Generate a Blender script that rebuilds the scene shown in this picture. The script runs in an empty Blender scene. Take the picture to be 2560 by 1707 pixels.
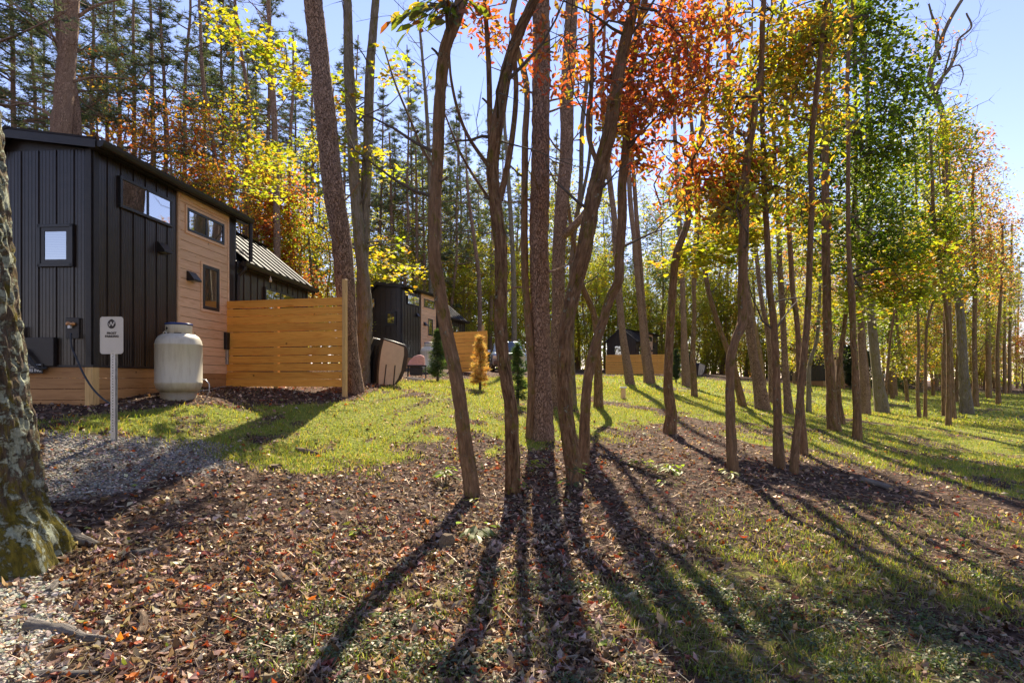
import bpy, math, random
import numpy as np
from mathutils import Vector, Matrix

# ------------------------------------------------------------------ camera, sky, sun, exposure
scene = bpy.context.scene
COL = scene.collection
F, CX, HY, CZ = 1440.0, 1280.0, 950.0, 1.6

cam_d = bpy.data.cameras.new('camera')
cam_d.sensor_width = 36.0
cam_d.lens = F / 2560.0 * 36.0
cam_d.shift_y = (HY - 853.5) / 2560.0
cam_d.clip_start, cam_d.clip_end = 0.05, 3000
cam = bpy.data.objects.new('camera', cam_d)
COL.objects.link(cam)
cam.location = (0, 0, CZ)
cam.rotation_euler = (math.pi / 2, 0, 0)
scene.camera = cam

SUN_EL, SUN_AZ = math.radians(44.5), math.radians(1.5)      # azimuth clockwise from +Y
world = bpy.data.worlds.new('World')
scene.world = world
world.use_nodes = True
wn = world.node_tree
sky = wn.nodes.new('ShaderNodeTexSky')
sky.sky_type = 'NISHITA'
sky.sun_disc = False
sky.sun_elevation = SUN_EL
sky.sun_rotation = SUN_AZ
sky.altitude = 200
sky.air_density = 1.0
sky.dust_density = 0.0
sky.ozone_density = 2.2
_tint = wn.nodes.new('ShaderNodeMix'); _tint.data_type = 'RGBA'; _tint.blend_type = 'MULTIPLY'; _tint.inputs[0].default_value = 1.0
wn.links.new(sky.outputs[0], _tint.inputs[6]); _tint.inputs[7].default_value = (1.06, .84, .88, 1)     # white balance of the photograph's daylight
wn.links.new(_tint.outputs[2], wn.nodes['Background'].inputs[0])
wn.nodes['Background'].inputs[1].default_value = 0.115

sun_d = bpy.data.lights.new('sun', 'SUN')
sun_d.energy = 4.7
sun_d.angle = math.radians(0.6)
sun_d.color = (1.0, 0.89, 0.70)
sun = bpy.data.objects.new('sun', sun_d)
COL.objects.link(sun)
_sd = Vector((math.sin(SUN_AZ) * math.cos(SUN_EL), math.cos(SUN_AZ) * math.cos(SUN_EL), math.sin(SUN_EL)))
sun.rotation_euler = _sd.to_track_quat('Z', 'Y').to_euler()
sun.location = (0, 30, 30)

vs = scene.view_settings
vs.view_transform = 'Standard'
vs.look = 'None'
vs.gamma = 1.0
vs.exposure = 1.34
vs.use_curve_mapping = False
cy = scene.cycles
cy.max_bounces = 7
cy.diffuse_bounces = 5
cy.glossy_bounces = 3
cy.transmission_bounces = 3
cy.transparent_max_bounces = 8
cy.caustics_reflective = False
cy.caustics_refractive = False
cy.sample_clamp_indirect = 6.0
cy.use_denoising = True

rng = np.random.default_rng(11)
random.seed(5)

# ------------------------------------------------------------------ geometry helpers
def P(px, py, d):
    return Vector(((px - CX) / F * d, d, CZ - (py - HY) / F * d))

def mk(name, V, faces, mat, parent=None, col=None, tc=None, smooth=False, masks=None):
    """faces: array (n,3) or (n,4) or a list of such arrays."""
    me = bpy.data.meshes.new(name)
    V = np.asarray(V, dtype=np.float32)
    fl = faces if isinstance(faces, list) else [faces]
    fl = [np.asarray(f, dtype=np.int32) for f in fl if len(f)]
    me.vertices.add(len(V))
    me.vertices.foreach_set('co', V.ravel())
    idx = np.concatenate([f.ravel() for f in fl])
    tot = np.concatenate([np.full(len(f), f.shape[1], np.int32) for f in fl])
    st = np.concatenate([[0], np.cumsum(tot)[:-1]]).astype(np.int32)
    me.loops.add(len(idx))
    me.loops.foreach_set('vertex_index', idx)
    me.polygons.add(len(tot))
    me.polygons.foreach_set('loop_start', st)
    me.polygons.foreach_set('use_smooth', np.full(len(tot), smooth, dtype=bool))
    if col is not None:
        a = me.attributes.new('col', 'FLOAT_COLOR', 'POINT')
        c = np.ones((len(V), 4), np.float32)
        c[:, :3] = col
        a.data.foreach_set('color', c.ravel())
    if masks is not None:
        a = me.attributes.new('masks', 'FLOAT_COLOR', 'POINT')
        c = np.ones((len(V), 4), np.float32)
        c[:, :masks.shape[1]] = masks
        a.data.foreach_set('color', c.ravel())
    if tc is not None:
        a = me.attributes.new('tc', 'FLOAT_VECTOR', 'POINT')
        a.data.foreach_set('vector', np.asarray(tc, np.float32).ravel())
    me.materials.append(mat)
    me.update(calc_edges=True)
    me.validate()
    o = bpy.data.objects.new(name, me)
    COL.objects.link(o)
    if parent is not None:
        o.parent = parent
    return o

def thing(name, label, cat, loc=(0, 0, 0), rz=0.0, group=None):
    o = bpy.data.objects.new(name, None)
    o.empty_display_size = 0.2
    COL.objects.link(o)
    o.location = loc
    o.rotation_euler = (0, 0, rz)
    o['label'] = label
    o['category'] = cat
    if group:
        o['group'] = group
    return o

def tag(o, label, cat, group=None):
    o['label'] = label
    o['category'] = cat
    if group:
        o['group'] = group
    return o

class MB:
    def __init__(s):
        s.V, s.Q, s.T = [], [], []
        s.n = 0
    def add(s, V, Q=None, T=None):
        V = np.asarray(V, float)
        if Q is not None and len(Q):
            s.Q.append(np.asarray(Q) + s.n)
        if T is not None and len(T):
            s.T.append(np.asarray(T) + s.n)
        s.V.append(V)
        s.n += len(V)
        return s
    def box(s, x0, x1, y0, y1, z0, z1, bev=0.0):
        if bev > 0:
            b = min(bev, abs(x1 - x0) * .3, abs(y1 - y0) * .3, abs(z1 - z0) * .3)
            V, ids = [], {}
            for i, xs in enumerate((x0, x1)):
                for j, ys in enumerate((y0, y1)):
                    for k, zs in enumerate((z0, z1)):
                        sx, sy, sz = (1 - 2 * i) * b, (1 - 2 * j) * b, (1 - 2 * k) * b
                        ids[i, j, k] = (len(V), len(V) + 1, len(V) + 2)
                        V += [(xs, ys + sy, zs + sz), (xs + sx, ys, zs + sz), (xs + sx, ys + sy, zs)]
            Q, T = [], []
            for a, ax in ((0, 0), (1, 0), (0, 1), (1, 1), (0, 2), (1, 2)):
                c = [(a, 0, 0), (a, 1, 0), (a, 1, 1), (a, 0, 1)]
                if ax == 1: c = [(q[1], q[0], q[2]) for q in c]
                if ax == 2: c = [(q[1], q[2], q[0]) for q in c]
                Q.append([ids[q][ax] for q in c])
            for p in (0, 1):
                for q in (0, 1):
                    Q.append([ids[p, q, 0][0], ids[p, q, 0][1], ids[p, q, 1][1], ids[p, q, 1][0]])
                    Q.append([ids[p, 0, q][0], ids[p, 0, q][2], ids[p, 1, q][2], ids[p, 1, q][0]])
                    Q.append([ids[0, p, q][1], ids[0, p, q][2], ids[1, p, q][2], ids[1, p, q][1]])
            for c in ids.values():
                T.append(c)
            return s.add(V, Q, T)
        V = [(x0, y0, z0), (x1, y0, z0), (x1, y1, z0), (x0, y1, z0), (x0, y0, z1), (x1, y0, z1), (x1, y1, z1), (x0, y1, z1)]
        return s.add(V, [(0, 3, 2, 1), (4, 5, 6, 7), (0, 1, 5, 4), (1, 2, 6, 5), (2, 3, 7, 6), (3, 0, 4, 7)])
    def prism(s, poly, off):
        n = len(poly)
        a = np.asarray(poly, float)
        b = a + np.asarray(off, float)
        V = np.vstack([a, b, [a.mean(0)], [b.mean(0)]])
        Q = [(i, (i + 1) % n, n + (i + 1) % n, n + i) for i in range(n)]
        T = [(2 * n, (i + 1) % n, i) for i in range(n)] + [(2 * n + 1, n + i, n + (i + 1) % n) for i in range(n)]
        return s.add(V, Q, T)
    def tube(s, pts, rad, sides=6, cap=True):
        V, Q, _ = tube(pts, rad, sides)
        T = []
        if cap:
            n = len(V)
            V = np.vstack([V, [pts[0]], [pts[-1]]])
            T = [(n, (i + 1) % sides, i) for i in range(sides)]
            b = n - sides
            T += [(n + 1, b + i, b + (i + 1) % sides) for i in range(sides)]
        return s.add(V, Q, T)
    def lathe(s, prof, sides=32, c=(0, 0)):
        n = len(prof)
        V = []
        for r, z in prof:
            for i in range(sides):
                t = 2 * math.pi * i / sides
                V.append((c[0] + r * math.cos(t), c[1] + r * math.sin(t), z))
        Q = [(j * sides + i, j * sides + (i + 1) % sides, (j + 1) * sides + (i + 1) % sides, (j + 1) * sides + i)
             for j in range(n - 1) for i in range(sides)]
        return s.add(V, Q)
    def obj(s, name, mat, parent=None, smooth=False, mx=1):
        V = np.vstack(s.V)
        if mx == -1:
            V = V * np.array([-1, 1, 1])
        f = []
        if s.Q: f.append(np.vstack(s.Q))
        if s.T: f.append(np.vstack(s.T))
        return mk(name, V, f, mat, parent, smooth=smooth)

def tube(pts, rad, sides=6):
    pts = np.asarray(pts, float)
    rad = np.broadcast_to(np.asarray(rad, float), (len(pts),))
    d = np.gradient(pts, axis=0)
    d /= np.linalg.norm(d, axis=1)[:, None] + 1e-9
    ref = np.array([0, 1.0, 0]) if abs(d[0][1]) < .9 else np.array([1.0, 0, 0])
    a = np.cross(d, ref)
    a /= np.linalg.norm(a, axis=1)[:, None] + 1e-9
    b = np.cross(d, a)
    t = np.arange(sides) * 2 * math.pi / sides
    V = pts[:, None, :] + rad[:, None, None] * (np.cos(t)[None, :, None] * a[:, None, :] + np.sin(t)[None, :, None] * b[:, None, :])
    s = np.concatenate([[0], np.cumsum(np.linalg.norm(np.diff(pts, axis=0), axis=1))])
    tc = np.stack([rad[:, None] * np.cos(t)[None], rad[:, None] * np.sin(t)[None], np.broadcast_to(s[:, None], (len(pts), sides))], -1)
    i = np.arange(len(pts) - 1)[:, None] * sides
    j = np.arange(sides)[None]
    j2 = (j + 1) % sides
    Q = np.stack([i + j, i + j2, i + sides + j2, i + sides + j], -1).reshape(-1, 4)
    return V.reshape(-1, 3), Q, tc.reshape(-1, 3)

def spline(pts, rad, step):
    pts = np.asarray(pts, float)
    rad = np.asarray(rad, float)
    s = np.concatenate([[0], np.cumsum(np.linalg.norm(np.diff(pts, axis=0), axis=1))])
    n = max(4, int(s[-1] / step))
    u = np.linspace(0, s[-1], n)
    if len(pts) < 3:
        return np.stack([np.interp(u, s, pts[:, k]) for k in range(3)], 1), np.interp(u, s, rad)
    # Catmull-Rom tangents (Hermite)
    m = np.gradient(pts, s, axis=0)
    k = np.clip(np.searchsorted(s, u, 'right') - 1, 0, len(s) - 2)
    h = (s[k + 1] - s[k])
    t = ((u - s[k]) / h)[:, None]
    h = h[:, None]
    p = (2 * t**3 - 3 * t**2 + 1) * pts[k] + (t**3 - 2 * t**2 + t) * h * m[k] + (-2 * t**3 + 3 * t**2) * pts[k + 1] + (t**3 - t**2) * h * m[k + 1]
    return p, np.interp(u, s, rad)

def grid_noise(u, v, nu, nv, r):
    """periodic in u (0..1), free in v (cells)"""
    g = r.random((nv + 2, nu))
    x = (u % 1) * nu
    y = np.clip(v, 0, nv)
    xi, yi = np.floor(x).astype(int), np.floor(y).astype(int)
    fx, fy = x - xi, y - yi
    fx, fy = fx * fx * (3 - 2 * fx), fy * fy * (3 - 2 * fy)
    x1 = (xi + 1) % nu
    xi = xi % nu
    y1 = np.minimum(yi + 1, nv + 1)
    return (g[yi, xi] * (1 - fx) + g[yi, x1] * fx) * (1 - fy) + (g[y1, xi] * (1 - fx) + g[y1, x1] * fx) * fy

_ph = rng.random((4, 8, 4)) * 6.28
_dr = rng.normal(size=(4, 8, 3))
def wav(x, y, z=0, scale=1.0, k=0):
    """smooth pseudo-noise in -1..1 of world position"""
    out = 0
    for i in range(8):
        dx, dy, dz = _dr[k, i]
        out = out + np.sin((x * dx + y * dy + z * dz) * scale * (1 + .35 * i) + _ph[k, i, 0]) / (1 + .25 * i)
    return out / 3.2

def sm(x, a, b):
    t = np.clip((x - a) / (b - a), 0, 1)
    return t * t * (3 - 2 * t)

# ------------------------------------------------------------------ the lie of the land
_cp = [(0, 1707, 3.0), (700, 1707, 3.05), (1280, 1707, 3.1), (1900, 1707, 3.2), (2560, 1707, 3.3), (-400, 1707, 2.9), (3000, 1707, 3.5),
       (447, 980, 10.1), (400, 993, 9.6), (300, 1012, 9.0), (500, 974, 11.2), (60, 1420, 4.5), (200, 1200, 6.1), (282, 1085, 7.3), (215, 1026, 8.7), (445, 988, 9.9), (870, 985, 11.9), (562, 970, 12.3),
       (960, 957, 15), (650, 1130, 8.3), (1000, 1180, 7.6), (1170, 928, 27), (1050, 946, 22), (1517, 934, 49), (1574, 964, 26), (1617, 955, 30),
       (1674, 1079, 12), (1457, 1163, 8.4), (1280, 1232, 7.3), (1352, 1093, 10.5), (1385, 1010, 15), (1495, 1019, 15),
       (1832, 1175, 8.2), (1947, 1165, 8.8), (2086, 1069, 14), (2145, 1098, 12.5), (2203, 1026, 24), (2416, 1033, 24),
       (2496, 1001, 36), (2560, 1150, 12.0), (2560, 1400, 5.5), (2060, 964, 45), (2560, 972, 80), (1750, 934, 51),
       (1600, 925, 80), (900, 915, 60), (1900, 945, 70), (2200, 955, 75), (0, 930, 60), (-1500, 900, 60), (4200, 985, 60), (-1200, 1000, 9), (3600, 1150, 10)]
_cw = [(0, 0, 0.0), (-4, -1, .1), (4, -1, -.15), (0, -8, .1), (-10, -10, .4), (12, -10, -.3), (-9, 3, .5), (9, 3, -.2), (0, -40, .5), (-60, -20, 1.5), (60, -20, -.8),
       (-8, 14, 1.7), (-12, 20, 2.2), (-9, 9, 1.25), (0, 140, 2.6), (-90, 110, 3.5), (90, 120, 1.0), (150, 30, 0), (-150, 30, 3)]
CPT = np.array([tuple(P(*c)) for c in _cp] + _cw)
def _ker(a, b):
    return np.sqrt(((a[:, None, :] - b[None]) ** 2).sum(-1) + 4.0)
_A = _ker(CPT[:, :2], CPT[:, :2]) + 0.0
_A[np.diag_indices(len(CPT))] -= 0.25
_n = len(CPT)
_M = np.zeros((_n + 3, _n + 3))
_M[:_n, :_n] = _A
_M[:_n, _n] = 1; _M[:_n, _n + 1:] = CPT[:, :2]
_M[_n, :_n] = 1; _M[_n + 1:, :_n] = CPT[:, :2].T
_W = np.linalg.solve(_M, np.concatenate([CPT[:, 2], [0, 0, 0]]))
def gz(x, y, fine=True):
    x = np.atleast_1d(np.asarray(x, float)); y = np.atleast_1d(np.asarray(y, float))
    r = np.hypot(x, y)
    f = np.where(r > 150, 150 / np.maximum(r, 1e-6), 1.0)
    q = np.stack([x * f, y * f], -1)
    out = np.empty(len(q))
    for i in range(0, len(q), 20000):
        k = _ker(q[i:i + 20000], CPT[:, :2])
        out[i:i + 20000] = k @ _W[:_n] + _W[_n] + q[i:i + 20000] @ _W[_n + 1:]
    if fine:
        out = out + 0.018 * wav(x, y, 0, 1.3, 0) + 0.008 * wav(x, y, 0, 5.0, 1)
    return out
def g1(x, y):
    return float(gz(x, y)[0])
_D = np.concatenate([np.linspace(1.5, 30, 600), np.linspace(30.1, 120, 500)])
def hit(px, py):
    x = (px - CX) / F * _D
    z = CZ - (py - HY) / F * _D
    g = gz(x, _D)
    b = np.nonzero(z <= g)[0]
    if len(b) == 0:
        return 60.0
    return float(_D[b[0]])
def toimg(x, y, z):
    yy = np.maximum(y, .3)
    return CX + F * x / yy, HY - F * (z - CZ) / yy

# ------------------------------------------------------------------ materials
def newmat(name):
    m = bpy.data.materials.new(name)
    m.use_nodes = True
    nt = m.node_tree
    b = nt.nodes['Principled BSDF']
    return m, nt, b
def N(nt, t, **kw):
    n = nt.nodes.new(t)
    for k, v in kw.items():
        if k.startswith('i_'):
            n.inputs[k[2:].replace('_', ' ')].default_value = v
        else:
            setattr(n, k, v)
    return n
def ramp(nt, fac, stops, interp='LINEAR'):
    r = nt.nodes.new('ShaderNodeValToRGB')
    r.color_ramp.interpolation = interp
    e = r.color_ramp.elements
    while len(e) > 1:
        e.remove(e[-1])
    e[0].position = stops[0][0]
    c = stops[0][1]
    e[0].color = (*c, 1) if len(c) == 3 else c
    for p, c in stops[1:]:
        q = e.new(p)
        q.color = (*c, 1)
    nt.links.new(fac, r.inputs[0])
    return r.outputs[0]
def mix(nt, fac, a, b, blend='MIX'):
    m = nt.nodes.new('ShaderNodeMix')
    m.data_type = 'RGBA'
    m.blend_type = blend
    for s, v in ((m.inputs[0], fac), (m.inputs[6], a), (m.inputs[7], b)):
        if hasattr(v, 'links'):
            nt.links.new(v, s)
        else:
            s.default_value = (*v, 1) if isinstance(v, tuple) else v
    return m.outputs[2]
def mth(nt, op, a, b=0.0):
    m = nt.nodes.new('ShaderNodeMath')
    m.operation = op
    for s, v in ((m.inputs[0], a), (m.inputs[1], b)):
        if hasattr(v, 'links'):
            nt.links.new(v, s)
        else:
            s.default_value = v
    return m.outputs[0]
def bump(nt, b, h, strength=.5, dist=.02):
    n = nt.nodes.new('ShaderNodeBump')
    n.inputs['Strength'].default_value = strength
    n.inputs['Distance'].default_value = dist
    nt.links.new(h, n.inputs['Height'])
    nt.links.new(n.outputs[0], b.inputs['Normal'])
def coords(nt, attr=None, scale=(1, 1, 1), geo=False):
    mp = nt.nodes.new('ShaderNodeMapping')
    mp.inputs['Scale'].default_value = scale
    if attr:
        a = nt.nodes.new('ShaderNodeAttribute')
        a.attribute_name = attr
        nt.links.new(a.outputs['Vector'], mp.inputs[0])
    elif geo:
        a = nt.nodes.new('ShaderNodeNewGeometry')
        nt.links.new(a.outputs['Position'], mp.inputs[0])
    else:
        a = nt.nodes.new('ShaderNodeTexCoord')
        nt.links.new(a.outputs['Object'], mp.inputs[0])
    return mp.outputs[0]
def noise(nt, vec, scale, detail=6, rough=.6, dist=0.0):
    n = nt.nodes.new('ShaderNodeTexNoise')
    n.inputs['Scale'].default_value = scale
    n.inputs['Detail'].default_value = detail
    n.inputs['Roughness'].default_value = rough
    n.inputs['Distortion'].default_value = dist
    nt.links.new(vec, n.inputs['Vector'])
    return n.outputs[0]
def vor(nt, vec, scale, feature='F1'):
    n = nt.nodes.new('ShaderNodeTexVoronoi')
    n.feature = feature
    n.inputs['Scale'].default_value = scale
    nt.links.new(vec, n.inputs['Vector'])
    return n.outputs[0]
def objrand(nt):
    return nt.nodes.new('ShaderNodeObjectInfo').outputs['Random']

def m_plain(name, c, rough=.6, metal=0.0, var=.12, scale=8.0, bstr=0.0, spec=.5):
    m, nt, b = newmat(name)
    v = coords(nt)
    n = noise(nt, v, scale, 8, .65)
    lo = tuple(x * (1 - var) for x in c); hi = tuple(min(1, x * (1 + var)) for x in c)
    nt.links.new(ramp(nt, n, [(.3, lo), (.7, hi)]), b.inputs['Base Color'])
    b.inputs['Roughness'].default_value = rough
    b.inputs['Metallic'].default_value = metal
    b.inputs['Specular IOR Level'].default_value = spec
    if bstr:
        bump(nt, b, noise(nt, v, scale * 4, 6), bstr, .01)
    return m

def m_bark(name, dark, mid, light, moss=0.0, lichen=0.0, plate=False, sc=1.0):
    m, nt, b = newmat(name)
    v = coords(nt, 'tc', (1, 1, .16))
    v2 = coords(nt, 'tc', (1, 1, .45))
    n = noise(nt, v, 34 * sc, 9, .7, .6)
    n2 = noise(nt, v2, 6 * sc, 5, .6)
    if plate:
        vv = coords(nt, 'tc', (1, 1, .38))
        wob = N(nt, 'ShaderNodeVectorMath', operation='ADD')
        nn = nt.nodes.new('ShaderNodeTexNoise'); nn.inputs['Scale'].default_value = 14
        nt.links.new(vv, nn.inputs['Vector'])
        sc_ = N(nt, 'ShaderNodeVectorMath', operation='SCALE'); sc_.inputs['Scale'].default_value = .12
        nt.links.new(nn.outputs['Color'], sc_.inputs[0]); nt.links.new(vv, wob.inputs[0]); nt.links.new(sc_.outputs[0], wob.inputs[1])
        e = vor(nt, wob.outputs[0], 30 * sc, 'DISTANCE_TO_EDGE')
        h = mth(nt, 'MULTIPLY', mth(nt, 'MINIMUM', mth(nt, 'ADD', mth(nt, 'MULTIPLY', e, 5.0), .35), 1.0), mth(nt, 'ADD', mth(nt, 'MULTIPLY', n, .6), .5))
    else:
        h = n
    c = ramp(nt, h, [(.36, dark), (.5, mid), (.66, light)])
    c = mix(nt, ramp(nt, n2, [(.35, (0, 0, 0)), (.7, (.55, .55, .55))]), c, tuple(x * .62 for x in mid))
    rv = objrand(nt)
    c = mix(nt, mth(nt, 'MULTIPLY', rv, .35), c, light)
    if moss:
        v3 = coords(nt, 'tc', (1, 1, .35))
        f = mth(nt, 'MULTIPLY', noise(nt, v3, 9, 8, .75), mth(nt, 'ADD', mth(nt, 'MULTIPLY', h, .9), .55))
        if moss > .5:
            sxyz = nt.nodes.new('ShaderNodeSeparateXYZ'); nt.links.new(coords(nt, 'tc'), sxyz.inputs[0])
            lowm = nt.nodes.new('ShaderNodeMapRange'); lowm.inputs[1].default_value = .95; lowm.inputs[2].default_value = .35; lowm.inputs[3].default_value = 0; lowm.inputs[4].default_value = .2
            nt.links.new(sxyz.outputs[2], lowm.inputs[0]); f = mth(nt, 'ADD', f, lowm.outputs[0])
        f = ramp(nt, f, [(.56 - .12 * moss, (0, 0, 0)), (.66 - .1 * moss, (1, 1, 1))])
        mc = ramp(nt, noise(nt, v2, 40, 4), [(.3, (.07, .062, .012)), (.7, (.24, .19, .03))])
        c = mix(nt, f, c, mc)
    if lichen:
        v4 = coords(nt, 'tc', (1, 1, .8))
        f = ramp(nt, noise(nt, v4, 9.5, 10, .78, .4), [(.60 - .1 * lichen, (0, 0, 0)), (.635 - .1 * lichen, (1, 1, 1))])
        lc = ramp(nt, noise(nt, v4, 60, 5, .7), [(.3, (.24, .26, .17)), (.7, (.50, .52, .38))])
        c = mix(nt, f, c, lc)
        h = mth(nt, 'ADD', h, mth(nt, 'MULTIPLY', f, .25))
    nt.links.new(c, b.inputs['Base Color'])
    b.inputs['Roughness'].default_value = .92
    b.inputs['Specular IOR Level'].default_value = .2
    bump(nt, b, h, 1.0, .05)
    return m

def m_leaf(name, trans=.5, rough=.5, gloss=.06, gcol=(1, .93, .82)):
    m, nt, b = newmat(name)
    out = nt.nodes['Material Output']
    nt.nodes.remove(b)
    a = nt.nodes.new('ShaderNodeAttribute'); a.attribute_name = 'col'
    n = noise(nt, coords(nt, None, (1, 1, 1), True), 30, 3)
    c = mix(nt, mth(nt, 'MULTIPLY', n, .5), a.outputs['Color'], (.0, .0, .0))
    c2 = mix(nt, 1.0, c, (1.35, 1.25, .75), 'MULTIPLY')
    d = nt.nodes.new('ShaderNodeBsdfDiffuse'); t = nt.nodes.new('ShaderNodeBsdfTranslucent'); g = nt.nodes.new('ShaderNodeBsdfGlossy')
    g.inputs['Roughness'].default_value = rough
    g.inputs['Color'].default_value = (*gcol, 1)
    nt.links.new(c, d.inputs[0]); nt.links.new(c2, t.inputs[0])
    s1 = nt.nodes.new('ShaderNodeMixShader'); s1.inputs[0].default_value = trans
    nt.links.new(d.outputs[0], s1.inputs[1]); nt.links.new(t.outputs[0], s1.inputs[2])
    s2 = nt.nodes.new('ShaderNodeMixShader'); s2.inputs[0].default_value = gloss
    nt.links.new(s1.outputs[0], s2.inputs[1]); nt.links.new(g.outputs[0], s2.inputs[2])
    nt.links.new(s2.outputs[0], out.inputs['Surface'])
    return m

def m_wood(name, base, dark, knot=.4, axis=1, rough=.65, var=.25):
    """boards running along the given object axis; every board (object) has its own grain and tone"""
    m, nt, b = newmat(name)
    sc = [7, 7, 7]; sc[axis] = .55
    tc = nt.nodes.new('ShaderNodeTexCoord')
    mp = nt.nodes.new('ShaderNodeMapping'); mp.inputs['Scale'].default_value = sc
    ad = N(nt, 'ShaderNodeVectorMath', operation='ADD')
    sv = N(nt, 'ShaderNodeVectorMath', operation='SCALE'); sv.inputs[0].default_value = (31, 17, 23)
    r = objrand(nt)
    nt.links.new(r, sv.inputs['Scale'])
    nt.links.new(tc.outputs['Object'], ad.inputs[0]); nt.links.new(sv.outputs[0], ad.inputs[1])
    nt.links.new(ad.outputs[0], mp.inputs[0])
    g = noise(nt, mp.outputs[0], 3.2, 8, .6, 1.2)
    fine = noise(nt, mp.outputs[0], 18, 4, .6)
    c = ramp(nt, g, [(.3, dark), (.52, base), (.75, tuple(min(1, x * 1.18) for x in base))])
    c = mix(nt, mth(nt, 'MULTIPLY', fine, .25), c, dark)
    k = vor(nt, ad.outputs[0], 3.1)
    kf = ramp(nt, k, [(.045, (1, 1, 1)), (.085, (0, 0, 0))])
    c = mix(nt, mth(nt, 'MULTIPLY', kf, knot), c, tuple(x * .3 for x in dark))
    v = mth(nt, 'ADD', mth(nt, 'MULTIPLY', r, var), 1 - var * .6)
    hsv = nt.nodes.new('ShaderNodeHueSaturation')
    nt.links.new(v, hsv.inputs['Value']); nt.links.new(c, hsv.inputs['Color'])
    nt.links.new(hsv.outputs[0], b.inputs['Base Color'])
    b.inputs['Roughness'].default_value = rough
    bump(nt, b, mth(nt, 'ADD', g, mth(nt, 'MULTIPLY', kf, -.6)), .25, .006)
    return m

M = {}
M['leaf'] = m_leaf('leaf', .72)
M['litter'] = m_leaf('dry_leaf', .32, .42, .045, (1, .82, .68))
M['needle'] = m_leaf('needle', .5, .5, .05)
M['grassb'] = m_leaf('grass_blade', .6, .5, .05)
M['bark'] = m_bark('bark_furrowed', (.04, .020, .010), (.22, .122, .062), (.44, .28, .16), .25, .10)
M['bark_pine'] = m_bark('bark_pine', (.055, .028, .017), (.25, .142, .088), (.44, .285, .19), 0, 0, True)
M['bark_grey'] = m_bark('bark_grey', (.06, .046, .032), (.20, .16, .115), (.36, .30, .22), .35, .1)
M['bark_moss'] = m_bark('bark_mossy', (.022, .015, .010), (.13, .09, .058), (.33, .26, .18), .62, 1.0, sc=.8)
M['twig'] = m_plain('twig_bark', (.095, .075, .058), .9, 0, .35, 30)
M['black_metal'] = m_plain('black_metal', (.024, .015, .011), .30, 0, .35, 5, 0, .5)
M['black_trim'] = m_plain('black_trim', (.020, .016, .015), .45, 0, .3, 9, 0, .4)
M['frame'] = m_plain('window_frame_black', (.02, .018, .018), .4, 0, .2)
M['roof'] = m_plain('roof_metal', (.035, .031, .03), .6, .0, .3, 3, 0, .08)
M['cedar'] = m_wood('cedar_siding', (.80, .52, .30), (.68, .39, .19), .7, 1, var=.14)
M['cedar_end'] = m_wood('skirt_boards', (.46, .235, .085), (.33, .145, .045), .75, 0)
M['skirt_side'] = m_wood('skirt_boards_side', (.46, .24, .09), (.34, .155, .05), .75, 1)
M['fencewood'] = m_wood('fence_boards', (.90, .42, .07), (.74, .28, .035), .9, 0, var=.2)
M['postwood'] = m_wood('post_wood', (.66, .43, .17), (.48, .27, .09), .5, 2)
M['tank'] = m_plain('cream_tank_paint', (.60, .56, .44), .42, 0, .10, 3.5, .03)
m, nt, b = newmat('tank_paint'); v = coords(nt, None, (6, 6, .7)); v2 = coords(nt)
st = noise(nt, v, 3, 8, .7)
c = ramp(nt, st, [(.3, (.50, .45, .33)), (.5, (.62, .57, .45)), (.7, (.66, .62, .50))])
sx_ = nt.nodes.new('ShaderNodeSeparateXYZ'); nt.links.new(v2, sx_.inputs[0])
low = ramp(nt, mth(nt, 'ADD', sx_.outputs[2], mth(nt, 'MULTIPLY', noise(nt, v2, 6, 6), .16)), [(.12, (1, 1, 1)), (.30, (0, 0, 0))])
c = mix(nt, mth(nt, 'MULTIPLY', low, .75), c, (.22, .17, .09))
rs = ramp(nt, noise(nt, v2, 7, 9, .75), [(.64, (0, 0, 0)), (.70, (1, 1, 1))])
c = mix(nt, mth(nt, 'MULTIPLY', rs, .35), c, (.36, .19, .08))
nt.links.new(c, b.inputs['Base Color']); b.inputs['Roughness'].default_value = .42
bump(nt, b, noise(nt, v2, 25, 5), .08, .004); M['tank'] = m
M['white'] = m_plain('white_plastic', (.75, .75, .72), .5)
M['signface'] = m_plain('sign_face', (.62, .58, .50), .45, 0, .05, 4)
M['ink'] = m_plain('sign_ink', (.03, .022, .016), .6)
M['galv'] = m_plain('galvanised_steel', (.42, .42, .42), .38, .7, .2, 20)
M['brass'] = m_plain('brass_fitting', (.62, .30, .12), .3, .7)
M['rubber'] = m_plain('black_rubber', (.02, .02, .022), .55)
M['blue'] = m_plain('blue_paint', (.02, .05, .2), .35)
M['vinyl'] = m_plain('brown_black_vinyl', (.028, .023, .022), .5, 0, .3, 6, .08)
M['beige'] = m_plain('beige_shell', (.52, .46, .36), .5, 0, .12, 5, .04)
M['pink'] = m_plain('pink_fabric', (.72, .36, .30), .85, 0, .15, 12, .1)
M['carpaint'] = m_plain('silver_car_paint', (.35, .42, .5), .2, .5, .05)
M['carbody'] = m_plain('dark_bumper', (.07, .045, .04), .5)
M['darkglass'] = m_plain('car_glass', (.012, .016, .018), .05, 0, .1, 1, 0, 1.0)
M['greywood'] = m_bark('weathered_wood', (.05, .042, .036), (.19, .165, .14), (.38, .34, .30), 0, 0)
M['brownwood'] = m_bark('fallen_wood', (.03, .018, .012), (.15, .10, .065), (.34, .24, .16), 0, 0)
M['lantern'] = m_plain('lamp_lens', (.5, .48, .4), .3)

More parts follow.
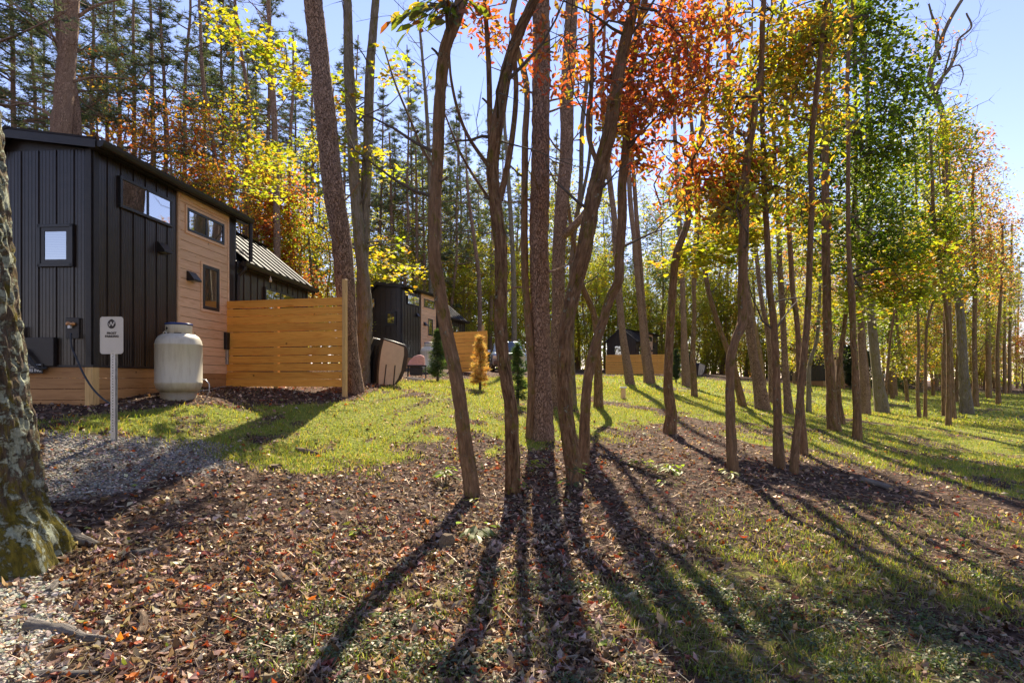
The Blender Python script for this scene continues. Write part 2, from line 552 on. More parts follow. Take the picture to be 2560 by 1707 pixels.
# rock
m, nt, b = newmat('stone'); v = coords(nt)
nt.links.new(ramp(nt, noise(nt, v, 9, 9, .7), [(.3, (.10, .07, .045)), (.55, (.22, .15, .085)), (.75, (.32, .27, .21))]), b.inputs['Base Color'])
b.inputs['Roughness'].default_value = .9
bump(nt, b, noise(nt, v, 14, 9, .7), .7, .03); M['rock'] = m
m, nt, b = newmat('gravel_stone')
a = nt.nodes.new('ShaderNodeAttribute'); a.attribute_name = 'col'
nt.links.new(a.outputs['Color'], b.inputs['Base Color']); b.inputs['Roughness'].default_value = .85
M['gravel'] = m
# window glass: clear, mirror-like at grazing angles
m, nt, b = newmat('window_glass')
nt.nodes.remove(b)
tr = nt.nodes.new('ShaderNodeBsdfTransparent'); tr.inputs[0].default_value = (.85, .88, .85, 1)
gl = nt.nodes.new('ShaderNodeBsdfGlossy'); gl.inputs['Roughness'].default_value = .02
fr = nt.nodes.new('ShaderNodeFresnel'); fr.inputs[0].default_value = 1.9
ms = nt.nodes.new('ShaderNodeMixShader')
nt.links.new(mth(nt, 'ADD', mth(nt, 'MULTIPLY', fr.outputs[0], 1.5), .42), ms.inputs[0]); nt.links.new(tr.outputs[0], ms.inputs[1]); nt.links.new(gl.outputs[0], ms.inputs[2])
nt.links.new(ms.outputs[0], nt.nodes['Material Output'].inputs['Surface']); M['glass'] = m
# blinds behind the panes
m, nt, b = newmat('blind_slats'); v = coords(nt)
w = nt.nodes.new('ShaderNodeTexWave'); w.bands_direction = 'Z'; w.inputs['Scale'].default_value = 12; w.inputs['Distortion'].default_value = .3
nt.links.new(v, w.inputs['Vector'])
nt.links.new(ramp(nt, w.outputs[0], [(.1, (.22, .21, .15)), (.6, (.42, .40, .28))]), b.inputs['Base Color'])
b.inputs['Roughness'].default_value = .6
M['blind'] = m

# ground: vertex masks r = grass, g = gravel, b = bare dirt
m, nt, b = newmat('forest_ground')
gv = coords(nt, None, (1, 1, 1), True)
at = nt.nodes.new('ShaderNodeAttribute'); at.attribute_name = 'masks'
sep = nt.nodes.new('ShaderNodeSeparateColor'); nt.links.new(at.outputs['Color'], sep.inputs[0])
brk = noise(nt, gv, 2.6, 9, .72)
brk2 = noise(nt, gv, 14, 6, .7)
lv = nt.nodes.new('ShaderNodeTexVoronoi'); lv.inputs['Scale'].default_value = 17; nt.links.new(gv, lv.inputs['Vector'])
sc2 = nt.nodes.new('ShaderNodeSeparateColor'); nt.links.new(lv.outputs['Color'], sc2.inputs[0])
litter = ramp(nt, sc2.outputs[0], [(0, (.04, .022, .015)), (.3, (.08, .046, .03)), (.55, (.17, .105, .07)), (.78, (.30, .20, .14)), (.93, (.26, .07, .03)), (.97, (.10, .06, .04))], 'CONSTANT')
litter = mix(nt, brk, litter, (.05, .03, .02))
lv2 = nt.nodes.new('ShaderNodeTexVoronoi'); lv2.inputs['Scale'].default_value = 42; nt.links.new(gv, lv2.inputs['Vector'])
sc3 = nt.nodes.new('ShaderNodeSeparateColor'); nt.links.new(lv2.outputs['Color'], sc3.inputs[0])
grv = ramp(nt, sc3.outputs[0], [(0, (.08, .07, .057)), (.4, (.22, .195, .16)), (.8, (.36, .32, .27))])
grs = ramp(nt, mth(nt, 'ADD', mth(nt, 'MULTIPLY', brk, .6), mth(nt, 'MULTIPLY', brk2, .4)), [(.3, (.09, .115, .016)), (.5, (.20, .23, .03)), (.66, (.30, .25, .08)), (.8, (.26, .17, .09))])
drt = ramp(nt, noise(nt, gv, 5, 9, .7), [(.3, (.14, .085, .05)), (.6, (.27, .18, .115)), (.8, (.33, .24, .165))])
def edge(src, w=.5):
    s = mth(nt, 'ADD', src, mth(nt, 'MULTIPLY', mth(nt, 'SUBTRACT', brk2, .5), 1.0))
    s = mth(nt, 'ADD', s, mth(nt, 'MULTIPLY', mth(nt, 'SUBTRACT', brk, .5), .8))
    return ramp(nt, s, [(.40, (0, 0, 0)), (.62, (1, 1, 1))])
c = mix(nt, edge(sep.outputs[2]), litter, drt)
c = mix(nt, edge(sep.outputs[0]), c, grs)
c = mix(nt, edge(sep.outputs[1]), c, grv)
nt.links.new(c, b.inputs['Base Color'])
b.inputs['Roughness'].default_value = .95
b.inputs['Specular IOR Level'].default_value = .15
hh = mth(nt, 'ADD', lv.outputs['Distance'], mth(nt, 'MULTIPLY', noise(nt, gv, 45, 8, .75), .8))
bump(nt, b, hh, .8, .04)
M['ground'] = m

# ------------------------------------------------------------------ what covers the ground where
LB_X = [-600, 100, 250, 450, 620, 800, 1000, 1200, 1400, 1550, 1700, 1850, 2000, 2200, 2400, 2560, 3200]
LB_Y = [1045, 1060, 1072, 1110, 1172, 1195, 1185, 1165, 1120, 1100, 1085, 1100, 1130, 1180, 1230, 1260, 1330]
UB_X = [-600, 100, 250, 500, 700, 880, 950, 1000, 1300, 1600, 1900, 2200, 2560, 3200]
UB_Y = [1040, 1050, 1032, 1005, 1012, 1000, 966, 952, 940, 936, 950, 968, 960, 965]
def edge_depth(px):
    return np.interp(px, [-800, 0, 560, 650, 1050, 1200, 1320, 1500, 1850, 1950, 2150, 2300, 2560, 3400], [17, 19, 21, 30, 42, 52, 62, 66, 66, 58, 50, 46, 44, 38])
def masks(x, y):
    z = gz(x, y)
    px, py = toimg(x, y, z)
    px = np.clip(px, -3000, 6000)
    w1 = wav(x, y, 0, 1.1, 2); w2 = wav(x, y, 0, 3.4, 3)
    lb = np.interp(px, LB_X, LB_Y); ub = np.interp(px, UB_X, UB_Y)
    g = sm(lb - py + 26 * w1 + 14 * w2, -22, 34) * sm(py - ub + 5 * w1, -3, 8)
    g = g * (1 - .7 * sm(y, edge_depth(px) - 3, edge_depth(px) + 2))
    # leaf drifts lying on the lawn
    g = g * (1 - .75 * sm(wav(x, y * .45, 0, .9, 1) + .35 * w2, .45, .8) * sm(x, -4, 0))
    g = g * (1 - .45 * sm(px, 1850, 2100) * sm(py, 1010, 1060) * sm(w2 + w1 * .7, -.3, .4))
    sp = sm(px, 500, 800) * sm(py, 1370, 1500) * .55 + sm(px, 1480, 1750) * sm(py, 1180, 1330) * .45 + sm(px, 1500, 1700) * sm(py, 1250, 1400) * .1
    sp = np.clip(sp, 0, .75) * sm(w1 * .6 + w2 * .5, -.75, .15)
    g = g * (1 - .55 * sm(w2 * .8 + wav(x, y, 0, 2.2, 0) * .8, .0, .7) * sm(20 - y, 0, 6)) * (1 - .5 * sm(wav(x, y * .6, 0, 3.2, 3), .25, .6))
    g0 = g; g = np.maximum(g, sp * .62)
    gv = sm(px, 90, 130) * sm(560 - px + 50 * w2 + (py - 1080) * .5, -60, 90) * sm(py - (1078 + (px - 100) * .06), -12, 12) * sm(1235 - px * .06 - py + 40 * w1, -30, 40)
    gv = np.maximum(gv, sm(px, -400, 90) * 0 + sm(110 - px + 75 * w1 + 60 * w2 + 40 * wav(x, y, 0, 9, 1) - np.abs(py - 1500) * .1, -50, 45) * sm(py, 1400, 1440))
    gv = np.maximum(gv, sm(90 - px, -20, 30) * sm(py, 1075, 1095) * (py < 1420))
    dr = sm(px, 1950, 2250) * sm(py, 1240, 1330) * (.35 + .4 * w1) + sm(px, 1550, 1750) * sm(py, 1560, 1640) * (.4 + .4 * w2)
    dr = np.where(px > 1700, np.maximum(dr, .3 * sm(py, 1300, 1400)), dr)
    near = y > 1.2
    g = np.where(near, g, .15); gv = np.where(near, gv, 0); dr = np.where(near, dr, .2)
    sp = np.where(near, np.maximum(g0, sp), 0)
    return np.stack([g, gv, np.clip(dr, 0, 1), sp], -1)

# ground sheet: polar grid round the viewpoint, out past the horizon of trees
rr = np.concatenate([np.linspace(.3, 16, 160), np.geomspace(16.15, 700, 80)])
na = 460
# finer in front
ang = np.concatenate([np.linspace(-58, 58, 360), np.linspace(58, 302, na - 360 + 2)[1:-1]]) * math.pi / 180
A, R = np.meshgrid(ang, rr)
GX, GY = (R * np.sin(A)).ravel(), (R * np.cos(A)).ravel()
GZ = gz(GX, GY)
_gv = np.stack([GX, GY, GZ], -1)
nr, na = len(rr), len(ang)
ii = np.arange(nr - 1)[:, None] * na; jj = np.arange(na)[None]; j2 = (jj + 1) % na
gq = np.stack([ii + jj, ii + na + jj, ii + na + j2, ii + j2], -1).reshape(-1, 4)
_gv = np.vstack([_gv, [[0, 0, g1(0, 0)]]])
gt = np.stack([np.full(na, nr * na), np.arange(na), (np.arange(na) + 1) % na], -1)
gm = masks(_gv[:, 0], _gv[:, 1])
ground = mk('ground', _gv, [gq, gt], M['ground'], smooth=True, masks=gm)
ground['kind'] = 'structure'

# ------------------------------------------------------------------ scattering small faces
def rot(n, tilt, up=None, r=rng):
    """random yaw, tilt of normal up to `tilt` radians -> (n,3,3)"""
    a = r.random(n) * 2 * np.pi
    t = tilt * np.sqrt(r.random(n)); p = r.random(n) * 2 * np.pi
    ca, sa = np.cos(a), np.sin(a)
    Z = np.zeros((n, 3, 3)); Z[:, 0, 0] = ca; Z[:, 0, 1] = -sa; Z[:, 1, 0] = sa; Z[:, 1, 1] = ca; Z[:, 2, 2] = 1
    k = np.stack([np.cos(p), np.sin(p), np.zeros(n)], -1)
    K = np.zeros((n, 3, 3)); K[:, 0, 2] = k[:, 1]; K[:, 1, 2] = -k[:, 0]; K[:, 2, 0] = -k[:, 1]; K[:, 2, 1] = k[:, 0]
    R = np.eye(3)[None] + np.sin(t)[:, None, None] * K + (1 - np.cos(t))[:, None, None] * (K @ K)
    return R @ Z
def scatter(tv, tf, C, R, S, colr):
    n, k = len(C), len(tv)
    S = np.asarray(S)
    S = S[:, None, None] if S.ndim == 1 else S[:, None, :]
    V = (tv[None] * S) @ np.transpose(R, (0, 2, 1)) + C[:, None, :]
    Fc = (tf[None] + (np.arange(n) * k)[:, None, None]).reshape(-1, tf.shape[1])
    return V.reshape(-1, 3), Fc, np.repeat(colr, k, axis=0)
# unit leaf shapes (length 1 along x, lying in xy)
RH = (np.array([[0, 0, 0], [.5, .28, .06], [1, 0, 0], [.5, -.28, .06]], float) - [.5, 0, 0], np.array([[0, 1, 3], [1, 2, 3]])[:, ::-1])
OV = (np.array([[0, 0, 0], [.3, .17, .05], [.72, .18, .03], [1, 0, -.08], [.72, -.18, .03], [.3, -.17, .05], [.5, 0, -.02]], float) - [.0, 0, 0],
      np.array([[6, 0, 1], [6, 1, 2], [6, 2, 3], [6, 3, 4], [6, 4, 5], [6, 5, 0]]))
_mp = [(0, 0), (.12, .22), (-.05, .42), (.3, .34), (.42, .5), (.55, .24), (1.0, 0), (.55, -.24), (.42, -.5), (.3, -.34), (-.05, -.42), (.12, -.22)]
MPL = (np.array([(x - .35, y, .05 * math.sin(9 * x + 5 * y)) for x, y in _mp] + [(0.0, 0, .05)]), np.array([[12, i, (i + 1) % 12] for i in range(12)]))
# curled dry leaf
CU = (np.array([[-.5, 0, .14], [-.15, .3, .05], [.3, .24, .0], [.55, 0, .16], [.25, -.26, .1], [-.2, -.27, .0], [.02, 0, -.03]], float),
      np.array([[6, 0, 5], [6, 1, 0], [6, 2, 1], [6, 3, 2], [6, 4, 3], [6, 5, 4]]))
def tuft_tpl(n, seed, spread=1.0, w=.05):
    r = np.random.default_rng(seed)
    V, T = [], []
    for i in range(n):
        d = r.normal(size=3); d[2] = abs(d[2]) * .6 + .1 if spread < 2 else d[2]; d /= np.linalg.norm(d)
        s = np.cross(d, r.normal(size=3)); s /= np.linalg.norm(s)
        o = len(V)
        V += [-s * w * .5, s * w * .5, d * (.75 + .25 * r.random())]
        T.append([o, o + 1, o + 2])
    return np.array(V), np.array(T)
NT = tuft_tpl(9, 3, 1.0, .10)

def pal(n, spec, jit=.25, r=rng):
    """spec: list of (weight, (r,g,b))"""
    w = np.array([s[0] for s in spec], float); w /= w.sum()
    c = np.array([s[1] for s in spec], float)[r.choice(len(spec), n, p=w)]
    return np.clip(c * (1 + jit * r.normal(size=(n, 1))) * (1 + .08 * r.normal(size=(n, 3))), .004, .95)

YEL, YG, GRN, DKG = (.68, .55, .035), (.42, .50, .03), (.14, .24, .02), (.045, .095, .018)
ORG, RED, RUS, TAN, PNK = (.66, .25, .045), (.52, .09, .04), (.27, .10, .035), (.34, .22, .11), (.60, .27, .14)
PALS = {
    'maple_y': [(4, YEL), (5, YG), (2, GRN), (1, ORG)],
    'green': [(5, GRN), (3, DKG), (2, YG)],
    'greeny': [(4, GRN), (5, YG), (2, YEL), (1, ORG)],
    'rust': [(3, (.40, .16, .06)), (4, ORG), (2, YEL), (3, RED), (1.5, GRN)],
    'red': [(5, RED), (3, ORG), (2, RUS), (1, YEL)],
    'sour': [(6, (.52, .09, .04)), (4, (.60, .18, .05)), (2, RUS), (1.5, YEL), (1, GRN)],
    'orange': [(2.5, ORG), (3, YEL), (6, YG), (1.5, RUS), (4, GRN)],
    'sourorange': [(3, (.62, .22, .05)), (2, (.50, .11, .04)), (3, YEL), (5, YG), (3, GRN)],
    'lime': [(6, YG), (3, YEL), (2, GRN)],
    'olive': [(4, YG), (3, GRN), (2, TAN), (1, PNK)],
    'pinky': [(3, PNK), (3, ORG), (3, YG), (2, TAN), (1, RED)],
    'pine': [(4, (.11, .16, .075)), (3, (.07, .11, .06)), (2, (.18, .22, .08))],
}

# ------------------------------------------------------------------ branches and crowns
def network(starts, targets, r0=.05, rmin=.006, sides=4, sag=0.0, r=rng):
    """join every target to the growing tree; returns one V,Q,tc"""
    starts = np.asarray(starts, float); targets = np.asarray(targets, float)
    if len(targets) == 0:
        return None
    ax = starts.mean(0)
    order = np.argsort([np.min(np.linalg.norm(starts - t, axis=1)) for t in targets])
    nodes = [s for s in starts]; par = [-1] * len(nodes)
    arr = np.array(nodes)
    for k in order:
        t = targets[k]
        dd = np.linalg.norm(arr - t, axis=1) + .5 * np.maximum(0, arr[:, 2] - t[2]) + np.where(np.arange(len(arr)) < len(starts), .25, 0)
        j = int(np.argmin(dd))
        L = np.linalg.norm(t - arr[j])
        mid = (t + arr[j]) / 2 + r.normal(size=3) * L * .09 + np.array([0, 0, L * .06])
        nodes.append(mid); par.append(j)
        nodes.append(t); par.append(len(nodes) - 2)
        arr = np.array(nodes)
    cnt = np.zeros(len(nodes))
    for i in range(len(nodes) - 1, len(starts) - 1, -1):
        cnt[i] += 1
        if par[i] >= 0:
            cnt[par[i]] += cnt[i]
    rad = np.maximum(rmin, rmin * .8 * cnt ** .42)
    rad = np.minimum(rad, r0)
    Vs, Qs, Ts = [], [], []; n = 0
    for i in range(len(starts), len(nodes)):
        p = par[i]
        ra = rad[i] * 1.15 if p < len(starts) else min(rad[p], rad[i] * 1.5)
        V, Q, tc = tube([nodes[p], nodes[i]], [ra, rad[i]], sides)
        Vs.append(V); Qs.append(Q + n); Ts.append(tc); n += len(V)
    return np.vstack(Vs), np.vstack(Qs), np.vstack(Ts)

def spray_leaves(centers, per, rad, size, spec, tpl, flat=.35, tilt=.9, droop=0.0, r=rng, jit=.3):
    n = len(centers)
    C = np.repeat(centers, per, axis=0)
    dv = r.normal(size=(n, 3)) * np.array([1, 1, flat]); dv /= np.linalg.norm(dv, axis=1)[:, None] + 1e-9
    dv = np.repeat(dv, per, axis=0)
    u = (r.random(n * per) * 2.4 - 1.0)[:, None]
    off = dv * u * rad * 1.25 + r.normal(size=(n * per, 3)) * rad * np.array([.42, .42, .30 + .2 * flat])
    off[:, 2] -= (u[:, 0] ** 2) * rad * .25
    C = C + off
    # tone varies from spray to spray
    cs = pal(n, spec, .22, r)
    cl = pal(n * per, spec, jit, r)
    c = .6 * np.repeat(cs, per, axis=0) + .4 * cl
    R = rot(n * per, tilt, r=r)
    S = size * (.65 + .6 * r.random(n * per))
    return scatter(tpl[0], tpl[1], C, R, S, c)

def blob_points(blobs, n, r=rng, gap=.0, gscale=1.6):
    """blobs: list of (center, (rx,ry,rz), weight)"""
    w = np.array([b[2] for b in blobs], float); w /= w.sum()
    out = []
    k = r.choice(len(blobs), n * 3, p=w)
    for i in range(n * 3):
        c, rad, _ = blobs[k[i]]
        v = r.normal(size=3); v /= np.linalg.norm(v)
        out.append(np.array(c) + v * np.array(rad) * (r.random() ** .45))
    out = np.array(out)
    keep = wav(out[:, 0], out[:, 1], out[:, 2], gscale, 1) > gap
    return out[keep][:n]

def bark_tube(pts, rad, sides, step, ridge, seed, flare=0.0, roots=0):
    r = np.random.default_rng(seed)
    p, ra = spline(pts, rad, step)
    V, Q, tc = tube(p, ra, sides)
    n = len(p)
    s = tc[:, 2]
    u = np.tile(np.arange(sides) / sides, n)
    L = s.max()
    cl = .13 if step < .08 else .25
    a = grid_noise(u + s * .04, s / cl, max(6, int(sides * .45)), int(L / cl) + 2, r)
    b_ = grid_noise(u, s / .9, 5, int(L / .9) + 2, r)
    a2 = 1 - np.abs(2 * a - 1)
    if sides > 100:
        a3 = grid_noise(u - s * .06, s / .07, int(sides * .3), int(L / .07) + 2, r)
        a2 = np.clip(a2 * 1.5 - .35, 0, 1) * (.6 + .6 * a3)
    disp = ridge * (a2 - .6) + .13 * (b_ - .5)
    ctr = np.repeat(p, sides, axis=0)
    off = V - ctr
    k = 1 + disp
    if flare:
        h = s
        fl = np.exp(-h / (.16 + flare * .25))
        lob = .5 + .5 * np.cos(2 * np.pi * u * max(roots, 4) + 1.3 * seed)
        k = k + flare * fl * (.45 + .9 * lob)
    V = ctr + off * k[:, None]
    return V, Q, tc, p, ra

GROUPS = {}
def grow(spec):
    """spec: dict of one traced tree"""
    pl = spec['pl']
    base = pl[0]
    d = spec.get('d') or hit(base[0], base[1])
    seed = spec['seed']
    r = np.random.default_rng(seed)
    lean = spec.get('lean', 0.0)
    w = spec['w']
    pts, rad = [], []
    py0 = base[1]
    for i, (px, py) in enumerate(pl):
        h = (py0 - py) / F * d
        dd = d + lean * h + (0 if i == 0 else .04 * h * math.sin(seed + i * 1.7) * .35)
        pts.append(np.array(P(px, py, dd)))
        t = i / (len(pl) - 1)
        ww = np.interp(t, np.linspace(0, 1, len(w)), w)
        rad.append(ww / F * dd / 2)
    bx, by = pts[0][0], pts[0][1]
    gb = g1(bx, by)
    pts[0][2] = gb
    pts.insert(0, np.array([bx - (pts[1][0] - bx) * .1, by, gb - .25])); rad.insert(0, rad[0] * 1.02)
    H = spec.get('H', 11.0)
    top = pts[-1]
    if spec.get('ext', True) and top[2] < gb + H:
        dv = pts[-1] - pts[-2]; dv /= np.linalg.norm(dv)
        k = 0
        while pts[-1][2] < gb + H and k < 14:
            dv = dv * .75 + np.array([r.normal() * .1, r.normal() * .1, 1]) * .35; dv /= np.linalg.norm(dv)
            pts.append(pts[-1] + dv * 1.4); rad.append(max(.02, rad[-1] * .86)); k += 1
    root = thing('tree' if not spec.get('pine') else 'pine_tree', spec['label'], 'tree', (bx, by, gb))
    if spec.get('group'): root['group'] = spec['group']
    loc = np.array([bx, by, gb])
    near = d < 16
    sides = spec.get('sides', 42 if d < 9 else (28 if d < 16 else 10))
    step = spec.get('step', .03) if d < 9 else (.06 if d < 16 else .25)
    V, Q, tc, pp, ra = bark_tube(pts, rad, sides, step, spec.get('ridge', .16 if near else .08), seed, spec.get('flare', .28), spec.get('roots', 5))
    tr = mk('trunk', V - loc, Q, M[spec.get('bark', 'bark')], root, tc=tc, smooth=True)
    # branches: traced limbs and free twigs
    Vs, Qs, Ts = [], [], []; n = 0
    for lb in spec.get('limbs', []):
        lp = [np.array(P(px, py, d + dy)) for px, py, dy in lb['p']]
        lw = [x / F * d / 2 for x in lb['w']]
        lw = np.interp(np.linspace(0, 1, len(lp)), np.linspace(0, 1, len(lw)), lw)
        lV, lQ, lt, lpp, lra = bark_tube(lp, lw, 10, .1, .08, seed + 3)
        Vs.append(lV); Qs.append(lQ + n); Ts.append(lt); n += len(lV)
        if lb.get('starts', 1):
            pp = np.vstack([pp, lpp]); ra = np.concatenate([ra, lra])
    if n:
        for_limb = mk('limb', np.vstack(Vs) - loc, np.vstack(Qs), M[spec.get('bark', 'bark')], root, tc=np.vstack(Ts), smooth=True)
    Vs, Qs, Ts = [], [], []; n = 0
    for k in range(spec.get('twigs', 0)):
        lo = spec.get('tw_lo', 2.5)
        c = [i for i in range(len(pp)) if pp[i][2] > gb + lo and pp[i][2] < gb + spec.get('tw_hi', 9)]
        if not c: break
        i = c[int(r.integers(len(c)))]
        a = r.random() * 6.28
        up = spec.get('tw_up', .45)
        dv = np.array([math.cos(a), math.sin(a) * .8, up + .3 * r.normal()]); dv /= np.linalg.norm(dv)
        L = spec.get('tw_len', 1.1) * (.4 + r.random())
        stub = near and k % 3 == 0
        if stub: L = .10 + .14 * r.random()
        q = [pp[i]]
        for s_ in range(5):
            dv = dv + r.normal(size=3) * spec.get('tw_curl', .24) + np.array([0, 0, .08 if up > 0 else -.05]); dv /= np.linalg.norm(dv)
            q.append(q[-1] + dv * L / 5)
        r0 = min(ra[i] * .35, .02 + .004 * L) if not stub else .022
        tV, tQ, tt = tube(q, np.linspace(r0, .003 if not stub else .012, 6), 5 if near else 3)
        Vs.append(tV); Qs.append(tQ + n); Ts.append(tt); n += len(tV)
        for e in range(0 if stub else 3):
            j = 2 + e
            dv2 = dv + r.normal(size=3) * .7; dv2 /= np.linalg.norm(dv2)
            q2 = [q[j], q[j] + dv2 * L * .18 + [0, 0, .02], q[j] + dv2 * L * .36]
            tV, tQ, tt = tube(q2, [r0 * .45, .003, .002], 3)
            Vs.append(tV); Qs.append(tQ + n); Ts.append(tt); n += len(tV)
    # crown
    lvV, lvF, lvC, ln = [], [], [], 0
    for cr in spec.get('crown', []):
        bl = []
        for (px, py, rx, ry, dy) in cr['b']:
            c = P(px, py, d + dy)
            k = (d + dy) / F
            bl.append(((c.x, c.y, c.z), (rx * k, cr.get('dr', (rx + ry) * .5 * k), ry * k), rx * ry))
        sp = blob_points(bl, cr['n'], r, cr.get('gap', -.35), cr.get('gs', 1.6))
        if len(sp) == 0: continue
        st = [q for q in pp[::3] if q[2] > gb + 1.6]
        st = np.array(st)[:: max(1, len(st) // 40)]
        tgt = sp[:: cr.get('every', 3)][:260]
        net = network(st, tgt, r0=.035, rmin=.004 if near else .008, sides=4 if near else 3, r=r)
        if net:
            Vs.append(net[0]); Qs.append(net[1] + n); Ts.append(net[2]); n += len(net[0])
        tpl = {'ov': OV, 'mp': MPL, 'rh': RH}[cr.get('t', 'rh')]
        v_, f_, c_ = spray_leaves(sp, cr.get('per', 9), cr.get('sr', .18), cr['s'], PALS[cr['pal']], tpl, cr.get('flat', .4), cr.get('tilt', .9), r=r)
        lvV.append(v_); lvF.append(f_ + ln); lvC.append(c_); ln += len(v_)
    if n:
        mk('branches', np.vstack(Vs) - loc, np.vstack(Qs), M['bark_pine' if spec.get('pine') else 'twig'], root, tc=np.vstack(Ts))['kind'] = 'stuff'
    if ln:
        cro = mk('crown', np.vstack(lvV) - loc, np.vstack(lvF), M['leaf'], root, col=np.vstack(lvC))
    spec['root'] = root; spec['pp'] = pp; spec['dd'] = d; spec['ra'] = ra
    return root

# ------------------------------------------------------------------ cabins
def panel_profile(t0, t1, minor=4, hi=.017, lo=.006):
    """(t, height) pairs across one metal siding panel: seam rib then fine ribs"""
    w = t1 - t0
    p = [(t0, 0), (t0 + .004, hi), (t0 + .022, hi), (t0 + .027, 0)]
    for k in range(minor):
        c = t0 + .027 + (w - .027) * (k + .75) / (minor + .5)
        p += [(c - .013, 0), (c - .007, lo), (c + .007, lo), (c + .013, 0)]
    return p + [(t1, 0)]

def cabin(name, label, loc, rz, mx=1, detail=2, posts=True):
    root = thing(name, label, 'cabin', loc, rz)
    W, L, LD, HD, HE, HR = 2.6, 7.6, 3.95, 3.29, 2.40, 3.55
    hw = W / 2
    def ad(mb, nm, mat, par=root, smooth=False):
        return mb.obj(nm, M[mat], par, smooth, mx)
    # shell behind the cladding (closed prism, set in by 1 cm)
    e = .012
    mb = MB()
    mb.prism([(-e, .02, 0), (-W + e, .02, 0), (-W + e, .02, HE), (-hw, .02, HR - .03), (-e, .02, HD)], (0, LD - .04, 0))
    mb.prism([(-e, LD - .02, 0), (-W + e, LD - .02, 0), (-W + e, LD - .02, HE), (-hw, LD - .02, HR - .03), (-e, LD - .02, HE)], (0, L - LD, 0))
    ad(mb, 'wall', 'black_trim')
    minor = 4 if detail == 2 else 0
    # end wall panels (y=0) from right corner going left
    n = 9; pw = W / n
    for j in range(n):
        t0, t1 = j * pw, (j + 1) * pw
        pr = panel_profile(t0, t1, minor)
        V = []
        for t, h in pr:
            zt = HD if t <= hw else HR - (t - hw) * (HR - HE) / hw
            zt = min(zt, HD)
            V += [(-t, -h - .004, 0), (-t, -h - .004, zt)]
        Q = [(2 * i, 2 * i + 2, 2 * i + 3, 2 * i + 1) for i in range(len(pr) - 1)]
        ad(MB().add(V, Q), 'siding_panel', 'black_metal')
    # far end wall (y = L)
    if detail:
        for j in range(n):
            t0, t1 = j * pw, (j + 1) * pw
            pr = panel_profile(t0, t1, 0)
            V = []
            for t, h in pr:
                zt = HR - .04 - abs(t - hw) * (HR - HE) / hw
                V += [(-t, L + h + .004, 0), (-t, L + h + .004, zt)]
            Q = [(2 * i, 2 * i + 1, 2 * i + 3, 2 * i + 2) for i in range(len(pr) - 1)]
            ad(MB().add(V, Q), 'siding_panel', 'black_metal')
    # long side, x = 0
    def side(ts, z1, mn):
        for j in range(len(ts) - 1):
            pr = panel_profile(ts[j], ts[j + 1], mn)
            V = []
            for t, h in pr:
                V += [(h + .004, t, 0), (h + .004, t, z1)]
            Q = [(2 * i, 2 * i + 2, 2 * i + 3, 2 * i + 1) for i in range(len(pr) - 1)]
            ad(MB().add(V, Q), 'siding_panel', 'black_metal')
    side(np.linspace(.0, 1.96, 8), HD, minor)
    side(np.linspace(3.62, LD, 2), HD, minor)
    side(np.linspace(LD + .002, L, 13), HE, 0)
    # wooden bay
    a0, a1 = 1.98, 3.60
    nb = 19; bh = (HD + .12) / nb
    for j in range(nb):
        z0 = -.1 + j * bh
        ad(MB().box(.004, .030, a0 + .03, a1 - .03, z0 + .003, z0 + bh - .004, .004), 'plank', 'cedar')
    for t in (a0, a1):
        ad(MB().box(.002, .04, t - .03 + (.0 if t == a0 else 0), t + .03, -.1, HD, .003), 'corner_board', 'cedar')
    ad(MB().box(.031, .05, a0 + .03, a1 - .03, HD - .10, HD - .005, .002), 'frieze_board', 'cedar')
    # metal corner trim
    mb = MB(); mb.box(.002, .028, .0, .085, -.01, HD); mb.box(-.085, -.001, -.030, -.003, -.01, HD)
    ad(mb, 'corner_trim', 'black_trim')
    mb = MB(); mb.box(.002, .03, L - .085, L, -.01, HE); mb.box(.003, .034, LD - .01, LD + .05, 0, HE)
    ad(mb, 'corner_trim', 'black_trim')
    mb = MB(); mb.box(.0, .036, 0, a0 - .03, -.035, .0); mb.box(-W, .036, -.036, -.0005, -.035, .0)
    ad(mb, 'base_trim', 'black_trim')
    mb = MB(); mb.box(.0, .036, a1 + .03, L, -.035, .0)
    ad(mb, 'base_trim', 'black_trim')
    # windows
    def window(y0, y1, z0, z1, x=0.0, split=True, wood=False, fr=.05):
        f = MB(); px = x + .058
        f.box(x + .004, px, y0, y1, z1 - fr, z1, .004); f.box(x + .004, px, y0, y1, z0, z0 + fr, .004)
        f.box(x + .004, px, y0, y0 + fr, z0 + fr, z1 - fr); f.box(x + .004, px, y1 - fr, y1, z0 + fr, z1 - fr)
        if split:
            ym = (y0 + y1) / 2
            f.box(x + .004, px - .006, ym - .022, ym + .022, z0 + fr, z1 - fr)
        w = ad(f, 'window', 'frame')
        pr = [(y0 + fr, (y0 + y1) / 2 - .022), ((y0 + y1) / 2 + .022, y1 - fr)] if split else [(y0 + fr, y1 - fr)]
        for a, b_ in pr:
            ad(MB().add([(x + .042, a, z0 + fr), (x + .042, b_, z0 + fr), (x + .042, b_, z1 - fr), (x + .042, a, z1 - fr)], [(0, 1, 2, 3)] if mx == 1 else [(3, 2, 1, 0)]), 'pane', 'glass', w)
            ad(MB().box(x + .031, x + .034, a, b_, z0 + fr + .004, z1 - fr - .004), 'blind', 'blind', w)
        if wood:
            g = MB(); t = .05
            g.box(x + .0305, x + .052, y0 - t, y1 + t, z1 + .001, z1 + t); g.box(x + .0305, x + .052, y0 - t, y1 + t, z0 - t, z0 - .001)
            g.box(x + .0305, x + .052, y0 - t, y0 - .001, z0, z1); g.box(x + .0305, x + .052, y1 + .001, y1 + t, z0, z1)
            ad(g, 'window_trim', 'cedar', w)
        return w
    window(.50, 1.78, 2.56, 3.07)
